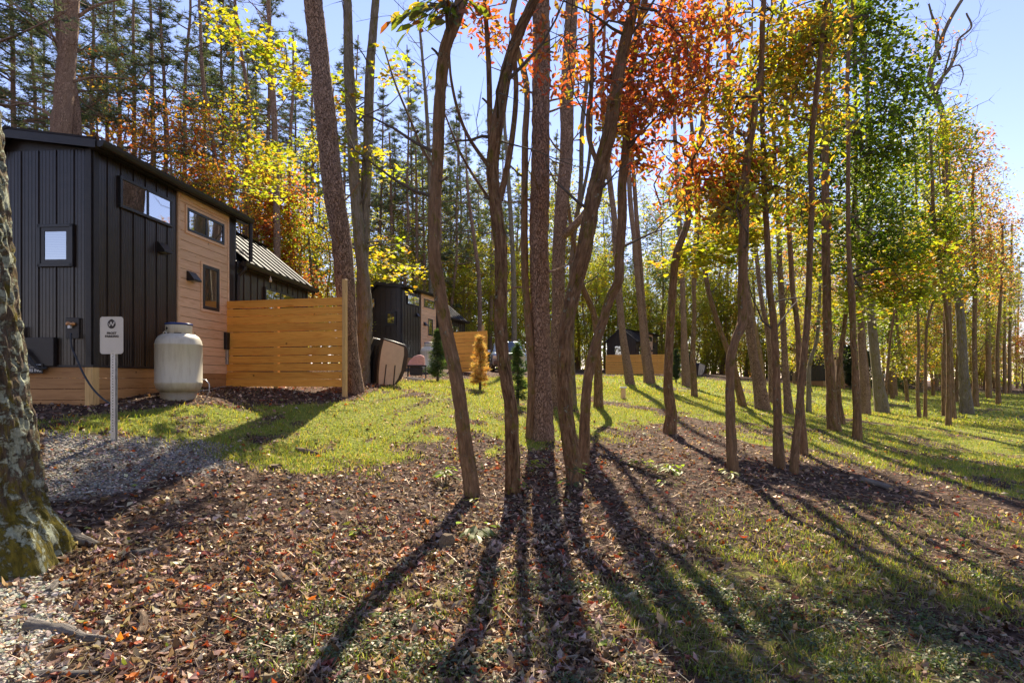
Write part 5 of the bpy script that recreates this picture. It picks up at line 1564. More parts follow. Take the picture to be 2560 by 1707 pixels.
# ------------------------------------------------------------------ kinds of woodland tree, copied through the woods behind
def tmpl_pine(seed, H, r0, lo, bl, nb, tuft=.26):
    r = np.random.default_rng(seed)
    pts = [np.array([.0, 0, -.5])]
    k = 9
    off = np.cumsum(r.normal(size=(k + 1, 2)) * .10, axis=0)
    for i in range(k + 1):
        pts.append(np.array([off[i, 0], off[i, 1], H * i / k]))
    rad = np.concatenate([[r0 * 1.1], np.linspace(r0, .03, k + 1)])
    V, Q, tc, pp, ra = bark_tube(pts, rad, 9, .5, .07, seed, .15)
    tV, tQ, tT, n = [V], [Q], [tc], len(V)
    C = []
    for b in range(nb):
        u = lo + (1 - lo) * (b / nb) ** .9
        i = int(u * (len(pp) - 1)); p0 = pp[i]
        h = (u - lo) / (1 - lo)
        dead = h < .25 and r.random() < .7
        L = bl * (1.05 - h ** 1.3) * (.6 + .6 * r.random()) * (1 if h > .1 else .6)
        a = r.random() * 6.28
        dv = np.array([math.cos(a), math.sin(a), .05 + .5 * h - .1 * (h < .4)])
        q = [p0]
        for s_ in range(5):
            dv = dv + r.normal(size=3) * .12 + [0, 0, .03]; dv /= np.linalg.norm(dv)
            q.append(q[-1] + dv * L / 5)
        V, Q, tc = tube(q, np.linspace(.012 + .012 * L, .006, 6), 3)
        tV.append(V); tQ.append(Q + n); tT.append(tc); n += len(V)
        q = np.array(q)
        m = int(3 + L * 3.6)
        for s_ in range(m if not dead else 2):
            t = .3 + .7 * r.random()
            base = q[int(t * 5) if t < 1 else 5]
            sd = r.normal(size=3) * [1, 1, .35]; sd /= np.linalg.norm(sd)
            l2 = L * (.12 + .28 * r.random()) * (1.15 - t * .5)
            e = base + sd * l2
            V, Q, tc = tube([base, e], [.008, .004], 3)
            tV.append(V); tQ.append(Q + n); tT.append(tc); n += len(V)
            if not dead:
                for w in (.45, .75, 1.0):
                    C.append(base + (e - base) * w + r.normal(size=3) * .06)
    C = np.array(C)
    c = pal(len(C), PALS['pine'], .2, r)
    Lv, Lf, Lc = scatter(NT[0], NT[1], C, rot(len(C), .5, r=r), tuft * (.7 + .6 * r.random(len(C))), c)
    return (np.vstack(tV), np.vstack(tQ), np.vstack(tT)), (Lv, Lf, Lc), 'bark_pine', 'needle'

def tmpl_dec(seed, H, r0, pal_, crown_lo, rx, n, per=11, size=.17, bark='bark', multi=1, tone='rh'):
    r = np.random.default_rng(seed)
    tV, tQ, tT, k_ = [], [], [], 0
    allp = []
    for s in range(multi):
        k = 8
        off = np.cumsum(r.normal(size=(k + 1, 2)) * .16, axis=0) + (r.normal(size=2) * .25 if multi > 1 else 0)
        pts = [np.array([off[0, 0], off[0, 1], -.5])] + [np.array([off[i, 0], off[i, 1], H * .93 * i / k]) for i in range(k + 1)]
        rad = np.concatenate([[r0 * 1.15], np.linspace(r0, .02, k + 1)])
        V, Q, tc, pp, ra = bark_tube(pts, rad, 8, .5, .07, seed + s, .2)
        tV.append(V); tQ.append(Q + k_); tT.append(tc); k_ += len(V); allp.append(pp)
    pp = np.vstack(allp)
    bl = []
    for b in range(9):
        u = crown_lo + (1 - crown_lo) * (b + .5) / 9
        w = rx * (.55 + .45 * math.sin(math.pi * min(1, (u - crown_lo) / (1 - crown_lo) * .8 + .15)))
        a = r.random() * 6.28
        bl.append(((math.cos(a) * w * .5, math.sin(a) * w * .5, H * u), (w * .62, w * .62, H * (1 - crown_lo) * .12), w))
    sp = blob_points(bl, n, r, -.2, 1.3)
    st = pp[pp[:, 2] > H * crown_lo * .7]
    net = network(st, sp[::4][:150], r0=.05, rmin=.009, sides=3, r=r)
    if net:
        tV.append(net[0]); tQ.append(net[1] + k_); tT.append(net[2])
    L = spray_leaves(sp, per, .30, size, PALS[pal_], RH, .4, .9, r=r)
    return (np.vstack(tV), np.vstack(tQ), np.vstack(tT)), L, bark, 'leaf'

KIND = {
    'pine_a': lambda: tmpl_pine(1, 19, .17, .40, 3.8, 56), 'pine_b': lambda: tmpl_pine(2, 22, .20, .50, 3.6, 50), 'pine_c': lambda: tmpl_pine(3, 18, .13, .22, 3.2, 64), 'pine_e': lambda: tmpl_pine(24, 21, .14, .35, 3.4, 44),
    'pine_d': lambda: tmpl_pine(4, 14, .15, .12, 2.6, 80, .3),
    'rust': lambda: tmpl_dec(5, 12, .12, 'rust', .25, 2.6, 330, size=.15), 'yellow': lambda: tmpl_dec(6, 11, .10, 'maple_y', .22, 2.7, 560), 'green': lambda: tmpl_dec(7, 16, .14, 'green', .2, 3.0, 700),
    'greeny': lambda: tmpl_dec(8, 14, .13, 'lime', .15, 3.0, 640), 'olive': lambda: tmpl_dec(9, 17, .15, 'olive', .15, 3.0, 720), 'orange': lambda: tmpl_dec(10, 13, .12, 'orange', .2, 2.8, 400),
    'red': lambda: tmpl_dec(12, 9, .08, 'red', .25, 2.0, 380), 'pinky': lambda: tmpl_dec(13, 15, .14, 'pinky', .12, 2.8, 850),
    'bush_y': lambda: tmpl_dec(14, 4.2, .04, 'maple_y', .08, 1.7, 120, multi=3, size=.14), 'bush_g': lambda: tmpl_dec(15, 3.4, .04, 'lime', .05, 1.6, 130, multi=3, size=.14),
    'bare': lambda: tmpl_dec(16, 15, .13, 'olive', .35, 2.2, 110, per=4),
}
KN = {'pine_e': ('pine_tree', 'sparse lacy pine'), 'pine_a': ('pine_tree', 'tall dark-needled pine'), 'pine_b': ('pine_tree', 'high-crowned long-trunked pine'), 'pine_c': ('pine_tree', 'slim bushy pine'), 'pine_d': ('pine_tree', 'broad full pine'),
      'rust': ('oak_tree', 'rusty brown-leaved oak'), 'yellow': ('maple_tree', 'yellow-green maple'), 'green': ('tree', 'green-leaved tree'), 'greeny': ('tree', 'light green tree'), 'olive': ('tree', 'tall olive-yellow tree'),
      'orange': ('maple_tree', 'orange and yellow maple'), 'red': ('maple_tree', 'small red maple'), 'pinky': ('tree', 'tall pinkish orange tree'), 'bush_y': ('shrub', 'yellow-green many-stemmed shrub'), 'bush_g': ('shrub', 'green many-stemmed shrub'), 'bare': ('tree', 'nearly bare thin tree')}
PROTO = {}
def plant(kind, x, y, s, rz, label, group=None):
    z = g1(x, y)
    nm = KN[kind][0]
    if kind not in PROTO:
        t, l, bk, lf = KIND[kind]()
        root = thing(nm, label, 'shrub' if nm == 'shrub' else 'tree', (x, y, z), rz, group)
        mk('trunk', t[0], t[1], M[bk], root, tc=t[2], smooth=False)
        mk('crown', l[0], l[1], M[lf], root, col=l[2])
        PROTO[kind] = root
    else:
        p = PROTO[kind]
        root = p.copy(); COL.objects.link(root)
        root.name = nm
        for ch in list(p.children):
            c = ch.copy(); COL.objects.link(c); c.parent = root
        root.location = (x, y, z); root.rotation_euler = (0, 0, rz)
        root['label'] = label
        if group: root['group'] = group
    root.scale = (s, s, s)
    return root

SPOTS = []   # (kind, px, depth, scale)
r = np.random.default_rng(21)
hand = [('greeny', 1310, 60, 1.5), ('olive', 1365, 66, 1.45), ('pine_e', 1400, 63, 1.25), ('greeny', 1440, 68, 1.55), ('yellow', 1475, 64, 1.5), ('pine_c', 1515, 74, 1.4), ('greeny', 1545, 66, 1.45), ('olive', 1600, 68, 1.3), ('green', 1655, 67, 1.4), ('pine_e', 1700, 75, 1.35), ('greeny', 1735, 66, 1.5), ('yellow', 1780, 70, 1.7), ('pine_b', 1815, 76, 1.2), ('greeny', 1860, 67, 1.5), ('olive', 1120, 60, 1.35), ('greeny', 1060, 58, 1.5), ('greeny', 980, 54, 1.35), ('olive', 1220, 68, 1.4), ('pine_e', 905, 44, 1.2), ('pine_c', 950, 46, 1.25), ('pine_e', 1010, 43, 1.15), ('pine_a', 1030, 52, 1.3), ('pine_e', 1095, 45, 1.15), ('pine_c', 1140, 47, 1.2), ('pine_e', 1160, 56, 1.3), ('pine_a', 1225, 54, 1.3), ('pine_e', 1245, 64, 1.35), ('pine_c', 1290, 66, 1.3), ('pine_e', 1335, 70, 1.1), ('pine_e', 860, 40, 1.1), ('greeny', 1020, 47, .95), ('yellow', 1065, 50, 1.1), ('greeny', 1135, 53, 1.1), ('yellow', 1185, 50, 1.05), ('greeny', 1210, 60, 1.15), ('yellow', 1285, 57, 1.15), ('green', 1250, 70, 1.1), ('pine_e', 1560, 72, .95), ('pine_e', 1690, 70, .95), ('green', 1720, 74, 1.05), ('olive', 1620, 78, 1.0), ('pine_e', 590, 31, 1.1), ('pine_e', 455, 28, 1.05), ('pine_e', 310, 30, 1.1), ('pine_e', 790, 36, 1.1), ('pine_e', 215, 26, 1.0), ('yellow', 850, 27, .7), ('pine_a', 40, 22, .95), ('pine_c', 96, 30, 1.2), ('pine_a', 345, 29, 1.12), ('pine_c', 420, 25, 1.05), ('pine_b', 260, 33, 1.0), ('pine_a', -90, 18, 1.0), ('pine_b', 495, 34, 1.0), ('pine_a', 640, 36, 1.05), ('pine_c', 560, 30, 1.1), ('pine_a', 740, 38, 1.0),
        ('pine_b', 660, 30, .95), ('pine_c', 800, 42, 1.15), ('rust', 350, 23.5, 1.0), ('rust', 430, 22.5, .9), ('rust', 300, 26, 1.05), ('orange', 560, 24, .85), ('rust', 640, 26, .8), ('red', 760, 27, 1.0), ('yellow', 690, 28, .85), ('rust', 500, 24.5, .95),
        ('greeny', 740, 26, .72), ('yellow', 960, 40, .85), ('yellow', 890, 38, .85), ('greeny', 820, 34, .8), ('red', 650, 25, .9), ('rust', 600, 22, .62), ('greeny', 700, 32, .8), ('orange', 230, 30, .75), ('yellow', 1000, 44, .8),
        ('pine_c', 980, 50, 1.15), ('pine_a', 1060, 47, 1.05), ('pine_c', 1130, 55, 1.1), ('pine_a', 1200, 60, 1.1), ('pine_c', 1260, 62, 1.0), ('pine_b', 925, 52, 1.05), ('pine_c', 1175, 52, .95), ('yellow', 1110, 50, .95), ('greeny', 1170, 56, .9), ('yellow', 1230, 55, .85),
        ('greeny', 1300, 62, .9), ('yellow', 1340, 58, .9), ('greeny', 1480, 60, .85), ('yellow', 1420, 64, .9), ('greeny', 1560, 62, .8), ('yellow', 1620, 64, .85), ('greeny', 1700, 66, .9), ('yellow', 1740, 62, .8), ('greeny', 1265, 50, .7), ('yellow', 1150, 48, .7), ('green', 1480, 76, 1.0), ('green', 1350, 78, .95), ('olive', 1680, 78, .9), ('green', 1390, 74, .85), ('greeny', 1450, 72, .95), ('green', 1520, 70, .95), ('pine_c', 1600, 76, 1.0), ('green', 1580, 68, .85), ('pine_d', 1500, 78, 1.1), ('greeny', 1660, 74, .85), ('green', 1640, 70, .8), ('greeny', 1410, 66, .7), ('pine_c', 1350, 72, .9),
        ('orange', 1760, 72, .8), ('greeny', 1800, 68, .8), ('pinky', 1860, 76, .8), ('orange', 1820, 66, .8), ('greeny', 1900, 64, .9), ('yellow', 1950, 62, .9), ('olive', 2000, 64, .95), ('pinky', 2060, 60, .95), ('pine_b', 1930, 70, .9), ('pine_b', 2080, 66, .95),
        ('greeny', 2130, 58, 1.0), ('olive', 2180, 54, 1.05), ('pinky', 2250, 50, .95), ('greeny', 2290, 44, .95), ('olive', 2340, 46, .98), ('pinky', 2330, 38, .8), ('olive', 2400, 44, .95), ('greeny', 2420, 36, .75), ('pinky', 2450, 52, .95), ('olive', 2490, 54, .82), ('pinky', 2530, 60, .75), ('orange', 2560, 50, .42), ('red', 2570, 46, .55),
        ('green', 2230, 32, .85), ('greeny', 2270, 30, .75), ('orange', 2360, 32, .6), ('olive', 2110, 40, 1.0), ('green', 2170, 30, .95), ('yellow', 2020, 34, .62), ('pinky', 2040, 46, .95), ('greeny', 1990, 44, .9)]
for k_, px, d, s in hand:
    SPOTS.append((k_, px, d, s))
# fill behind, thinning with distance
def far_enough(px, d):
    return all(abs(px - q) / F * d > 1.6 or abs(d - e) > 2.5 for _, q, e, _ in SPOTS)
mixk = [(-900, 300, ['pine_a', 'pine_b', 'pine_c', 'rust', 'pine_a', 'greeny']), (300, 900, ['pine_a', 'pine_b', 'pine_c', 'rust', 'orange', 'yellow', 'pine_c', 'bare']), (900, 1350, ['pine_c', 'pine_e', 'yellow', 'greeny', 'pine_e']),
        (1350, 1750, ['green', 'greeny', 'pine_c', 'bare']), (1750, 2150, ['pine_b', 'greeny', 'orange', 'bare', 'olive', 'yellow']), (2150, 3500, ['olive', 'pinky', 'greeny', 'pine_b', 'rust'])]
tries = 0; cntf = 0
while cntf < 150 and tries < 4000:
    tries += 1
    px = r.uniform(-500, 2540 if tries % 4 else 3100)
    d = edge_depth(px) + 2 + 40 * r.random() ** 1.6
    if px < 880 and r.random() < .7: continue
    if not far_enough(px, d): continue
    ks = [m_ for m_ in mixk if m_[0] <= px < m_[1]][0][2]
    k_ = ks[int(r.integers(len(ks)))]
    s = .75 + .4 * r.random()
    if 1330 < px < 1750: s = min(s, .8 * (950 - 480) / F * d / 11 + .25)
    if px > 2300: s = min(s, max(.3, (2700 - px) / F * d * 1.0 / 15 + .25))
    SPOTS.append((k_, px, d, s)); cntf += 1
# low shrubs along the forest edge
for i in range(90):
    px = r.uniform(-100, 2700) if i % 2 else r.uniform(1100, 2000)
    d = edge_depth(px) + r.uniform(-1, 14)
    SPOTS.append((['bush_y', 'bush_g', 'bush_y'][int(r.integers(3))], px, d, r.uniform(.7, 1.25)))
# woods behind the viewpoint, mirrored in the cabin windows
for i in range(38):
    a = math.pi + r.uniform(-1.1, 1.1); q = r.uniform(13, 34)
    x, y = q * math.sin(a), q * math.cos(a)
    SPOTS.append((['green', 'orange', 'greeny', 'olive'][int(r.integers(4))], (x, y), 0, .95))
LAND = [(-1e9, 250, 'above the mossy trunk'), (250, 480, 'behind the nearest cabin roof'), (480, 720, 'behind the nearest cabin rear'), (720, 900, 'behind the leaning pine'), (900, 1110, 'behind the second cabin'),
        (1110, 1330, 'beyond the silver car'), (1330, 1500, 'left of the far gabled cabin'), (1500, 1720, 'behind the far gabled cabin'), (1720, 1960, 'between the two far cabins'), (1960, 2150, 'behind the rightmost cabin'),
        (2150, 2350, 'behind the white meter boxes'), (2350, 1e9, 'at the right edge of the woods')]
ORD = ['first', 'second', 'third', 'fourth', 'fifth', 'sixth', 'seventh', 'eighth', 'ninth', 'tenth', 'eleventh', 'twelfth', 'thirteenth', 'fourteenth', 'fifteenth']
byreg = {}
for s_ in SPOTS:
    if isinstance(s_[1], tuple):
        byreg.setdefault((s_[0], 'standing behind the viewpoint'), []).append(s_)
    else:
        reg = [l for a, b_, l in LAND if a <= s_[1] < b_][0]
        byreg.setdefault((s_[0], reg), []).append(s_)
for (k_, reg), lst in byreg.items():
    lst.sort(key=lambda q: q[1] if not isinstance(q[1], tuple) else q[1][0])
    for i, (kk_, px, d, s) in enumerate(lst):
        if isinstance(px, tuple): x, y = px
        else: x, y = (px - CX) / F * d, d
        lab = KN[k_][1] + ' ' + reg + ('' if len(lst) == 1 else (', ' + ORD[i] + ' from left') if i < 15 else (', ' + ORD[len(lst) - 1 - i] + ' from right'))
        plant(k_, x, y, s, r.random() * 6.28, lab, 'shrubs at the edge of the woods' if KN[k_][0] == 'shrub' else 'trees of the woods behind the cabins')

# far-off mass of woods closing the view
n = 11500
px = np.where(r.random(n) < .25, r.uniform(950, 1900, n), r.uniform(-900, 3300, n)); d = 72 + 42 * r.random(n)
top = np.interp(px, [-900, 300, 800, 950, 1300, 1500, 1750, 2100, 2300, 2450, 2560, 3300], [24, 24, 24, 25, 25, 26, 27, 26, 20, 13, 8, 6]) * (.8 + .35 * np.sin(px * .021) * np.sin(px * .0067 + 1))
hh_ = top * r.random(n) ** 1.25
x, y = (px - CX) / F * d, d
zb = gz(x, y, False)
fw = spray_leaves(np.stack([x, y, zb + hh_], -1), 7, .85, .52, [(5, GRN), (6, YG), (2, YEL), (3, DKG), (1, RUS), (1, ORG)], RH, .6, 1.2, r=r)
V, Fc, C_ = fw
tv, tq, tt, n0 = [], [], [], 0
for i in range(440):
    pxi = r.uniform(-900, 3300); di = r.uniform(72, 112); xi = (pxi - CX) / F * di
    z0 = float(gz(xi, di, False)[0]); h = r.uniform(8, 17) * (.55 if 900 < pxi < 1350 or pxi > 2400 else 1); lx = r.normal() * .5
    a, b_, c_ = tube([(xi, di, z0 - .5), (xi + lx * .4, di, z0 + h * .5), (xi + lx, di, z0 + h)], [.16, .12, .04], 4)
    tv.append(a); tq.append(b_ + n0); tt.append(c_); n0 += len(a)
far = mk('far_woods', V, Fc, M['leaf'], col=C_); far['kind'] = 'stuff'
far2 = mk('far_woods', np.vstack(tv), np.vstack(tq), M['twig'], tc=np.vstack(tt)); far2['kind'] = 'stuff'

# ------------------------------------------------------------------ small conifers
def conifer(name, label, px, py, d, H, Wd, pal_, dens=1.0, seed=1, col_shape=1.0, cat='tree'):
    r = np.random.default_rng(seed)
    p = P(px, py, d); z = g1(p.x, p.y)
    root = thing(name, label, cat, (p.x, p.y, z))
    MB().tube([(0, 0, -.1), (.01, 0, H * .5), (0, 0, H * .97)], [.03 * H, .015 * H, .004], 6).obj('trunk', M['twig'], root)
    C, tv, tq, n = [], [], [], 0
    for i in range(int(70 * dens)):
        h = H * (.08 + .9 * r.random() ** .9); u = h / H
        L = Wd * .5 * ((1 - u) ** .8 if col_shape == 1 else math.sin(math.pi * min(1, .25 + u * .78)) ** .7) * (.4 + .95 * r.random()) + .04
        a = r.random() * 6.28
        e = np.array([math.cos(a) * L, math.sin(a) * L, h + L * (.35 if col_shape == 1 else .8) * r.random()])
        b_ = np.array([0, 0, h])
        V, Q, _ = tube([b_, (b_ + e) / 2 + [0, 0, .02], e], [.008, .005, .003], 3)
        tv.append(V); tq.append(Q + n); n += len(V)
        for k in range(int(7 + 14 * L / Wd)):
            C.append(b_ + (e - b_) * (.2 + .8 * r.random()) + r.normal(size=3) * .05 * Wd)
    C = np.array(C)
    c = pal(len(C), pal_, .25, r)
    L_ = scatter(NT[0], NT[1], C, rot(len(C), .7, r=r), .115 * (.6 + .6 * r.random(len(C))) * max(1, H / 1.6), c)
    mk('branches', np.vstack(tv), np.vstack(tq), M['twig'], root)['kind'] = 'stuff'
    mk('needles', L_[0], L_[1], M['needle'], root, col=L_[2])['kind'] = 'stuff'
    return root
PG = [(4, (.05, .11, .03)), (3, (.09, .17, .04)), (1, (.2, .28, .05))]
conifer('young_spruce', 'small dark green conifer in front of the second cabin tank', 1094, 952, 19.5, 1.75, .72, PG, 2.2, 1)
conifer('young_pine', 'small dead conifer with bright orange-brown needles', 1200, 965, 16.5, 1.55, .62, [(5, (.95, .55, .17)), (4, (.9, .62, .25)), (1.5, (.60, .24, .06))], 1.7, 2, 1)
conifer('young_spruce', 'thin young green conifer between the curved trunk and thickest pine', 1294, 984, 14.0, 1.5, .55, PG, 1.1, 3)
DG = [(4, (.02, .05, .015)), (2, (.04, .09, .02))]
for i, (px, py, d, H, Wd, lb) in enumerate([(1690, 957, 33, 1.9, .42, 'dark columnar arborvitae right of the far board fence'), (1727, 936, 47, 2.0, .5, 'dark columnar arborvitae between bench and white tub'),
                                        (2127, 967, 42, 3.2, 1.0, 'large dark evergreen shrub at the corner of the far right cabin'), (2168, 968, 41, 2.8, 1.2, 'dark rounded evergreen just right of the far right cabin'), (2260, 966, 40, 2.4, 1.8, 'wide dark evergreen bush right of the white boxes'),
                                        (1380, 934, 46, 2.2, 1.1, 'dark evergreen left of the far long fence'), (1330, 938, 44, 2.0, 1.1, 'dark evergreen bush right of the silver car')]):
    conifer('evergreen_shrub', lb, px, py, d, H, Wd, DG if i != 5 else PG, 1.7, 40 + i, 0, 'shrub')

# ------------------------------------------------------------------ ground litter, grass, gravel, weeds
def polar(n, r0, r1, p=1.0, a=50, rg=rng):
    """points in front of the viewpoint, area density falling as 1/r^p"""
    u = rg.random(n)
    e = 2 - p
    q = (r0 ** e + u * (r1 ** e - r0 ** e)) ** (1 / e) if abs(e) > 1e-6 else r0 * (r1 / r0) ** u
    t = np.radians(rg.uniform(-a, a, n))
    return q * np.sin(t), q * np.cos(t), q
def surf_rot(n, tilt, rg):
    return rot(n, tilt, r=rg)
g = np.random.default_rng(8)
# fallen leaves
x, y, q = polar(125000, 1.6, 26, 1.5, 47, g)
mkx = masks(x, y)
z = gz(x, y)
pxx, pyy = toimg(x, y, z)
dens = np.clip(1.02 - 1.0 * mkx[:, 0] - .62 * mkx[:, 1] - .72 * mkx[:, 2], .08, 1) * (1 - .35 * np.clip(mkx[:, 3] - mkx[:, 0], 0, 1)) * (.55 + .45 * sm(wav(x, y, 0, 4.2, 2), -.5, .4))
dens *= np.where(pxx > 1500, .6, 1.0)
keep = g.random(len(x)) < dens
x, y, z, q, pxx = x[keep], y[keep], z[keep], q[keep], pxx[keep]
n = len(x)
LIT = [(5, (.20, .12, .08)), (6, (.40, .27, .20)), (6, (.66, .50, .40)), (3, (.10, .06, .04)), (3, (.09, .05, .035)), (1.0, (.50, .09, .03)), (.6, (.60, .20, .04)), (.7, (.45, .36, .24)), (.3, (.25, .3, .05)), (1.2, (.26, .07, .05))]
big = g.random(n)
S = (.030 + .055 * big ** 2.6) * np.where(g.random(n) < .03, 1.4, 1)
c = pal(n, LIT, .28, g)
o_ = np.argsort(q); x, y, z, S, c = x[o_], y[o_], z[o_], S[o_], c[o_]
nn = int((q < 6.2).sum()); pm = g.permutation(nn); x[:nn], y[:nn], z[:nn], S[:nn], c[:nn] = x[pm], y[pm], z[pm], S[pm], c[pm]
h = int(nn * .55)
LA = scatter(CU[0], CU[1], np.stack([x, y, z + .008 + .014 * g.random(n)], -1)[:h], surf_rot(h, 1.15, g), np.stack([S[:h] * 1.35, S[:h] * (.35 + .6 * g.random(h)), S[:h] * 2.2], -1), c[:h])
h2 = n - h; h3 = nn - h
mp = MPL
LBm = scatter(mp[0] * [1, 1, 4.5], mp[1], np.stack([x, y, z + .006 + .012 * g.random(n)], -1)[h:][: h3], surf_rot(h3, .8, g), S[h:][: h3] * 1.2, c[h:][: h3])
n3 = h2 - h3
LC = scatter(RH[0] * [1, 1, 2.2], RH[1], np.stack([x, y, z + .006 + .012 * g.random(n)], -1)[h + h3:], surf_rot(n3, 1.2, g), S[h + h3:] * 1.15, c[h + h3:])
V = np.vstack([LA[0], LBm[0], LC[0]]); o1 = len(LA[0]); o2 = o1 + len(LBm[0])
o = mk('fallen_leaves', V, np.vstack([LA[1], LBm[1] + o1, LC[1] + o2]), M['litter'], col=np.vstack([LA[2], LBm[2], LC[2]]))
o['kind'] = 'stuff'
# wood chips, twig bits and needles
x, y, q = polar(34000, 1.6, 9, 1.5, 46, g)
mkx = masks(x, y); keep = g.random(len(x)) < np.clip(1 - mkx[:, 0] * .9 - mkx[:, 1] * .8, .05, 1)
x, y = x[keep], y[keep]; z = gz(x, y); n = len(x)
CH = (np.array([[-.5, -.06, 0], [.5, -.05, .01], [.48, .06, 0], [-.45, .05, .01], [-.3, 0, .09], [.35, 0, .08]], float), np.array([[0, 1, 4], [1, 5, 4], [1, 2, 5], [2, 3, 4], [2, 4, 5], [3, 0, 4]]))
c = pal(n, [(4, (.22, .14, .10)), (3, (.38, .28, .21)), (2, (.12, .08, .06)), (1.5, (.52, .43, .34))], .25, g)
S = .03 + .10 * g.random(n) ** 2.5
L_ = scatter(CH[0], CH[1], np.stack([x, y, z + .012], -1), surf_rot(n, .25, g), np.stack([S, S * .7, S * .7], -1), c)
o = mk('wood_chips', L_[0], L_[1], M['litter'], col=L_[2]); o['kind'] = 'stuff'
# gravel
ro = np.array([[1, 0, 0], [0, 1, 0], [-1, 0, 0], [0, -1, 0], [0, 0, 1.], [0, 0, -1.], [.6, .6, .5], [-.6, .5, .5]], float) * .5
rt = np.array([[0, 6, 4], [6, 1, 4], [1, 7, 4], [7, 2, 4], [2, 3, 4], [3, 0, 4], [0, 5, 1], [1, 5, 2], [2, 5, 3], [3, 5, 0], [0, 1, 6], [1, 2, 7]])
xs, ys = [], []
x, y, q = polar(150000, 1.8, 10.5, 1.3, 48, g)
sel = x < -1.2
x, y = x[sel], y[sel]
mkx = masks(x, y); keep = g.random(len(x)) < np.clip(mkx[:, 1] * 1.4 - .25, 0, 1)
x, y = x[keep], y[keep]; z = gz(x, y); n = len(x)
S = np.stack([.018 + .022 * g.random(n), .015 + .02 * g.random(n), .012 + .014 * g.random(n)], -1) * np.where((y < 4.6), 1.7, 1.0)[:, None]
c = pal(n, [(4, (.34, .30, .245)), (3, (.23, .20, .165)), (2, (.48, .44, .37)), (1, (.14, .13, .11)), (1, (.40, .30, .2))], .2, g)
L_ = scatter(ro, rt, np.stack([x, y, z + .006], -1), rot(n, .8, r=g), S, c)
o = mk('gravel', L_[0], L_[1], M['gravel'], col=L_[2]); o['kind'] = 'stuff'
# grass blades
def blades(n, r0, r1, p, hgt, wid, thr, name, palt, dens_fn=None, a=47):
    x, y, q = polar(n, r0, r1, p, a, g)
    mkx = masks(x, y)
    w = mkx[:, 0] if dens_fn is None else dens_fn(x, y, mkx)
    keep = g.random(n) < np.clip((w - thr) * 1.5, 0, 1)
    x, y, q = x[keep], y[keep], q[keep]; z = gz(x, y); n = len(x)
    cl = .75 + .5 * (wav(x, y, 0, 2.5, 2) * .5 + .5)
    h = hgt * (.5 + .8 * g.random(n)) * cl
    a_ = g.random(n) * 6.28; ca, sa = np.cos(a_), np.sin(a_)
    ww = wid * (.7 + .6 * g.random(n)) * (1 + q * .05)
    ln = h * (.2 + .7 * g.random(n)); b_ = g.random(n) * 6.28
    B = np.stack([x, y, z - .004], -1)
    s_ = np.stack([ca * ww, sa * ww, np.zeros(n)], -1)
    md = B + np.stack([np.cos(b_) * ln * .35, np.sin(b_) * ln * .35, h * .6], -1)
    tp = B + np.stack([np.cos(b_) * ln, np.sin(b_) * ln, h], -1)
    V = np.stack([B - s_, B + s_, md - s_ * .7, md + s_ * .7, tp], 1).reshape(-1, 3)
    i = np.arange(n)[:, None] * 5
    Fc = np.concatenate([i + [0, 1, 3], i + [0, 3, 2], i + [2, 3, 4]], 0)
    c = np.repeat(pal(n, palt, .22, g), 5, axis=0)
    o = mk(name, V, Fc, M['grassb'], col=c); o['kind'] = 'stuff'
    return o
GP = [(5, (.27, .33, .03)), (4, (.40, .41, .05)), (1.5, (.16, .22, .025)), (2.0, (.48, .40, .12)), (.9, (.46, .34, .17))]
blades(230000, 5.5, 26, 1.25, .055, .0036, .12, 'grass', GP)
blades(60000, 22, 60, 1.0, .075, .010, .15, 'lawn_grass', GP)
blades(130000, 1.7, 8.5, 1.1, .055, .0028, .10, 'sparse_grass', [(5, (.17, .25, .04)), (3, (.27, .33, .05)), (2.5, (.38, .32, .13)), (1, (.08, .14, .03))], lambda x, y, m_: m_[:, 3] * 1.0 * sm(wav(x, y, 0, 6, 1), -.6, .3))
# low green weeds
WD = (np.array([[0, 0, 0], [.5, .22, .12], [1, 0, .05], [.5, -.22, .12]], float), RH[1])
x, y, q = polar(5200, 1.8, 8, 1.0, 44, g)
pxx, pyy = toimg(x, y, gz(x, y))
w = (sm(pxx, 500, 800) * sm(pyy, 1380, 1520) * .8 + sm(pxx, 1500, 1800) * sm(pyy, 1220, 1400) * .4) * sm(wav(x, y, 0, 3, 3), -.4, .5)
keep = g.random(len(x)) < w
x, y = x[keep], y[keep]
C0 = np.stack([x, y, gz(x, y)], -1)
C = np.repeat(C0, 14, axis=0) + g.normal(size=(len(C0) * 14, 3)) * [.035, .035, .0] + np.stack([np.zeros(len(C0) * 14)] * 2 + [.012 + .04 * g.random(len(C0) * 14)], -1)
L_ = scatter(WD[0], WD[1], C, rot(len(C), .7, r=g), .018 + .03 * g.random(len(C)), pal(len(C), [(5, (.07, .15, .04)), (3, (.12, .22, .05)), (1, (.05, .1, .035))], .2, g))
o = mk('low_weeds', L_[0], L_[1], M['leaf'], col=L_[2]); o['kind'] = 'stuff'
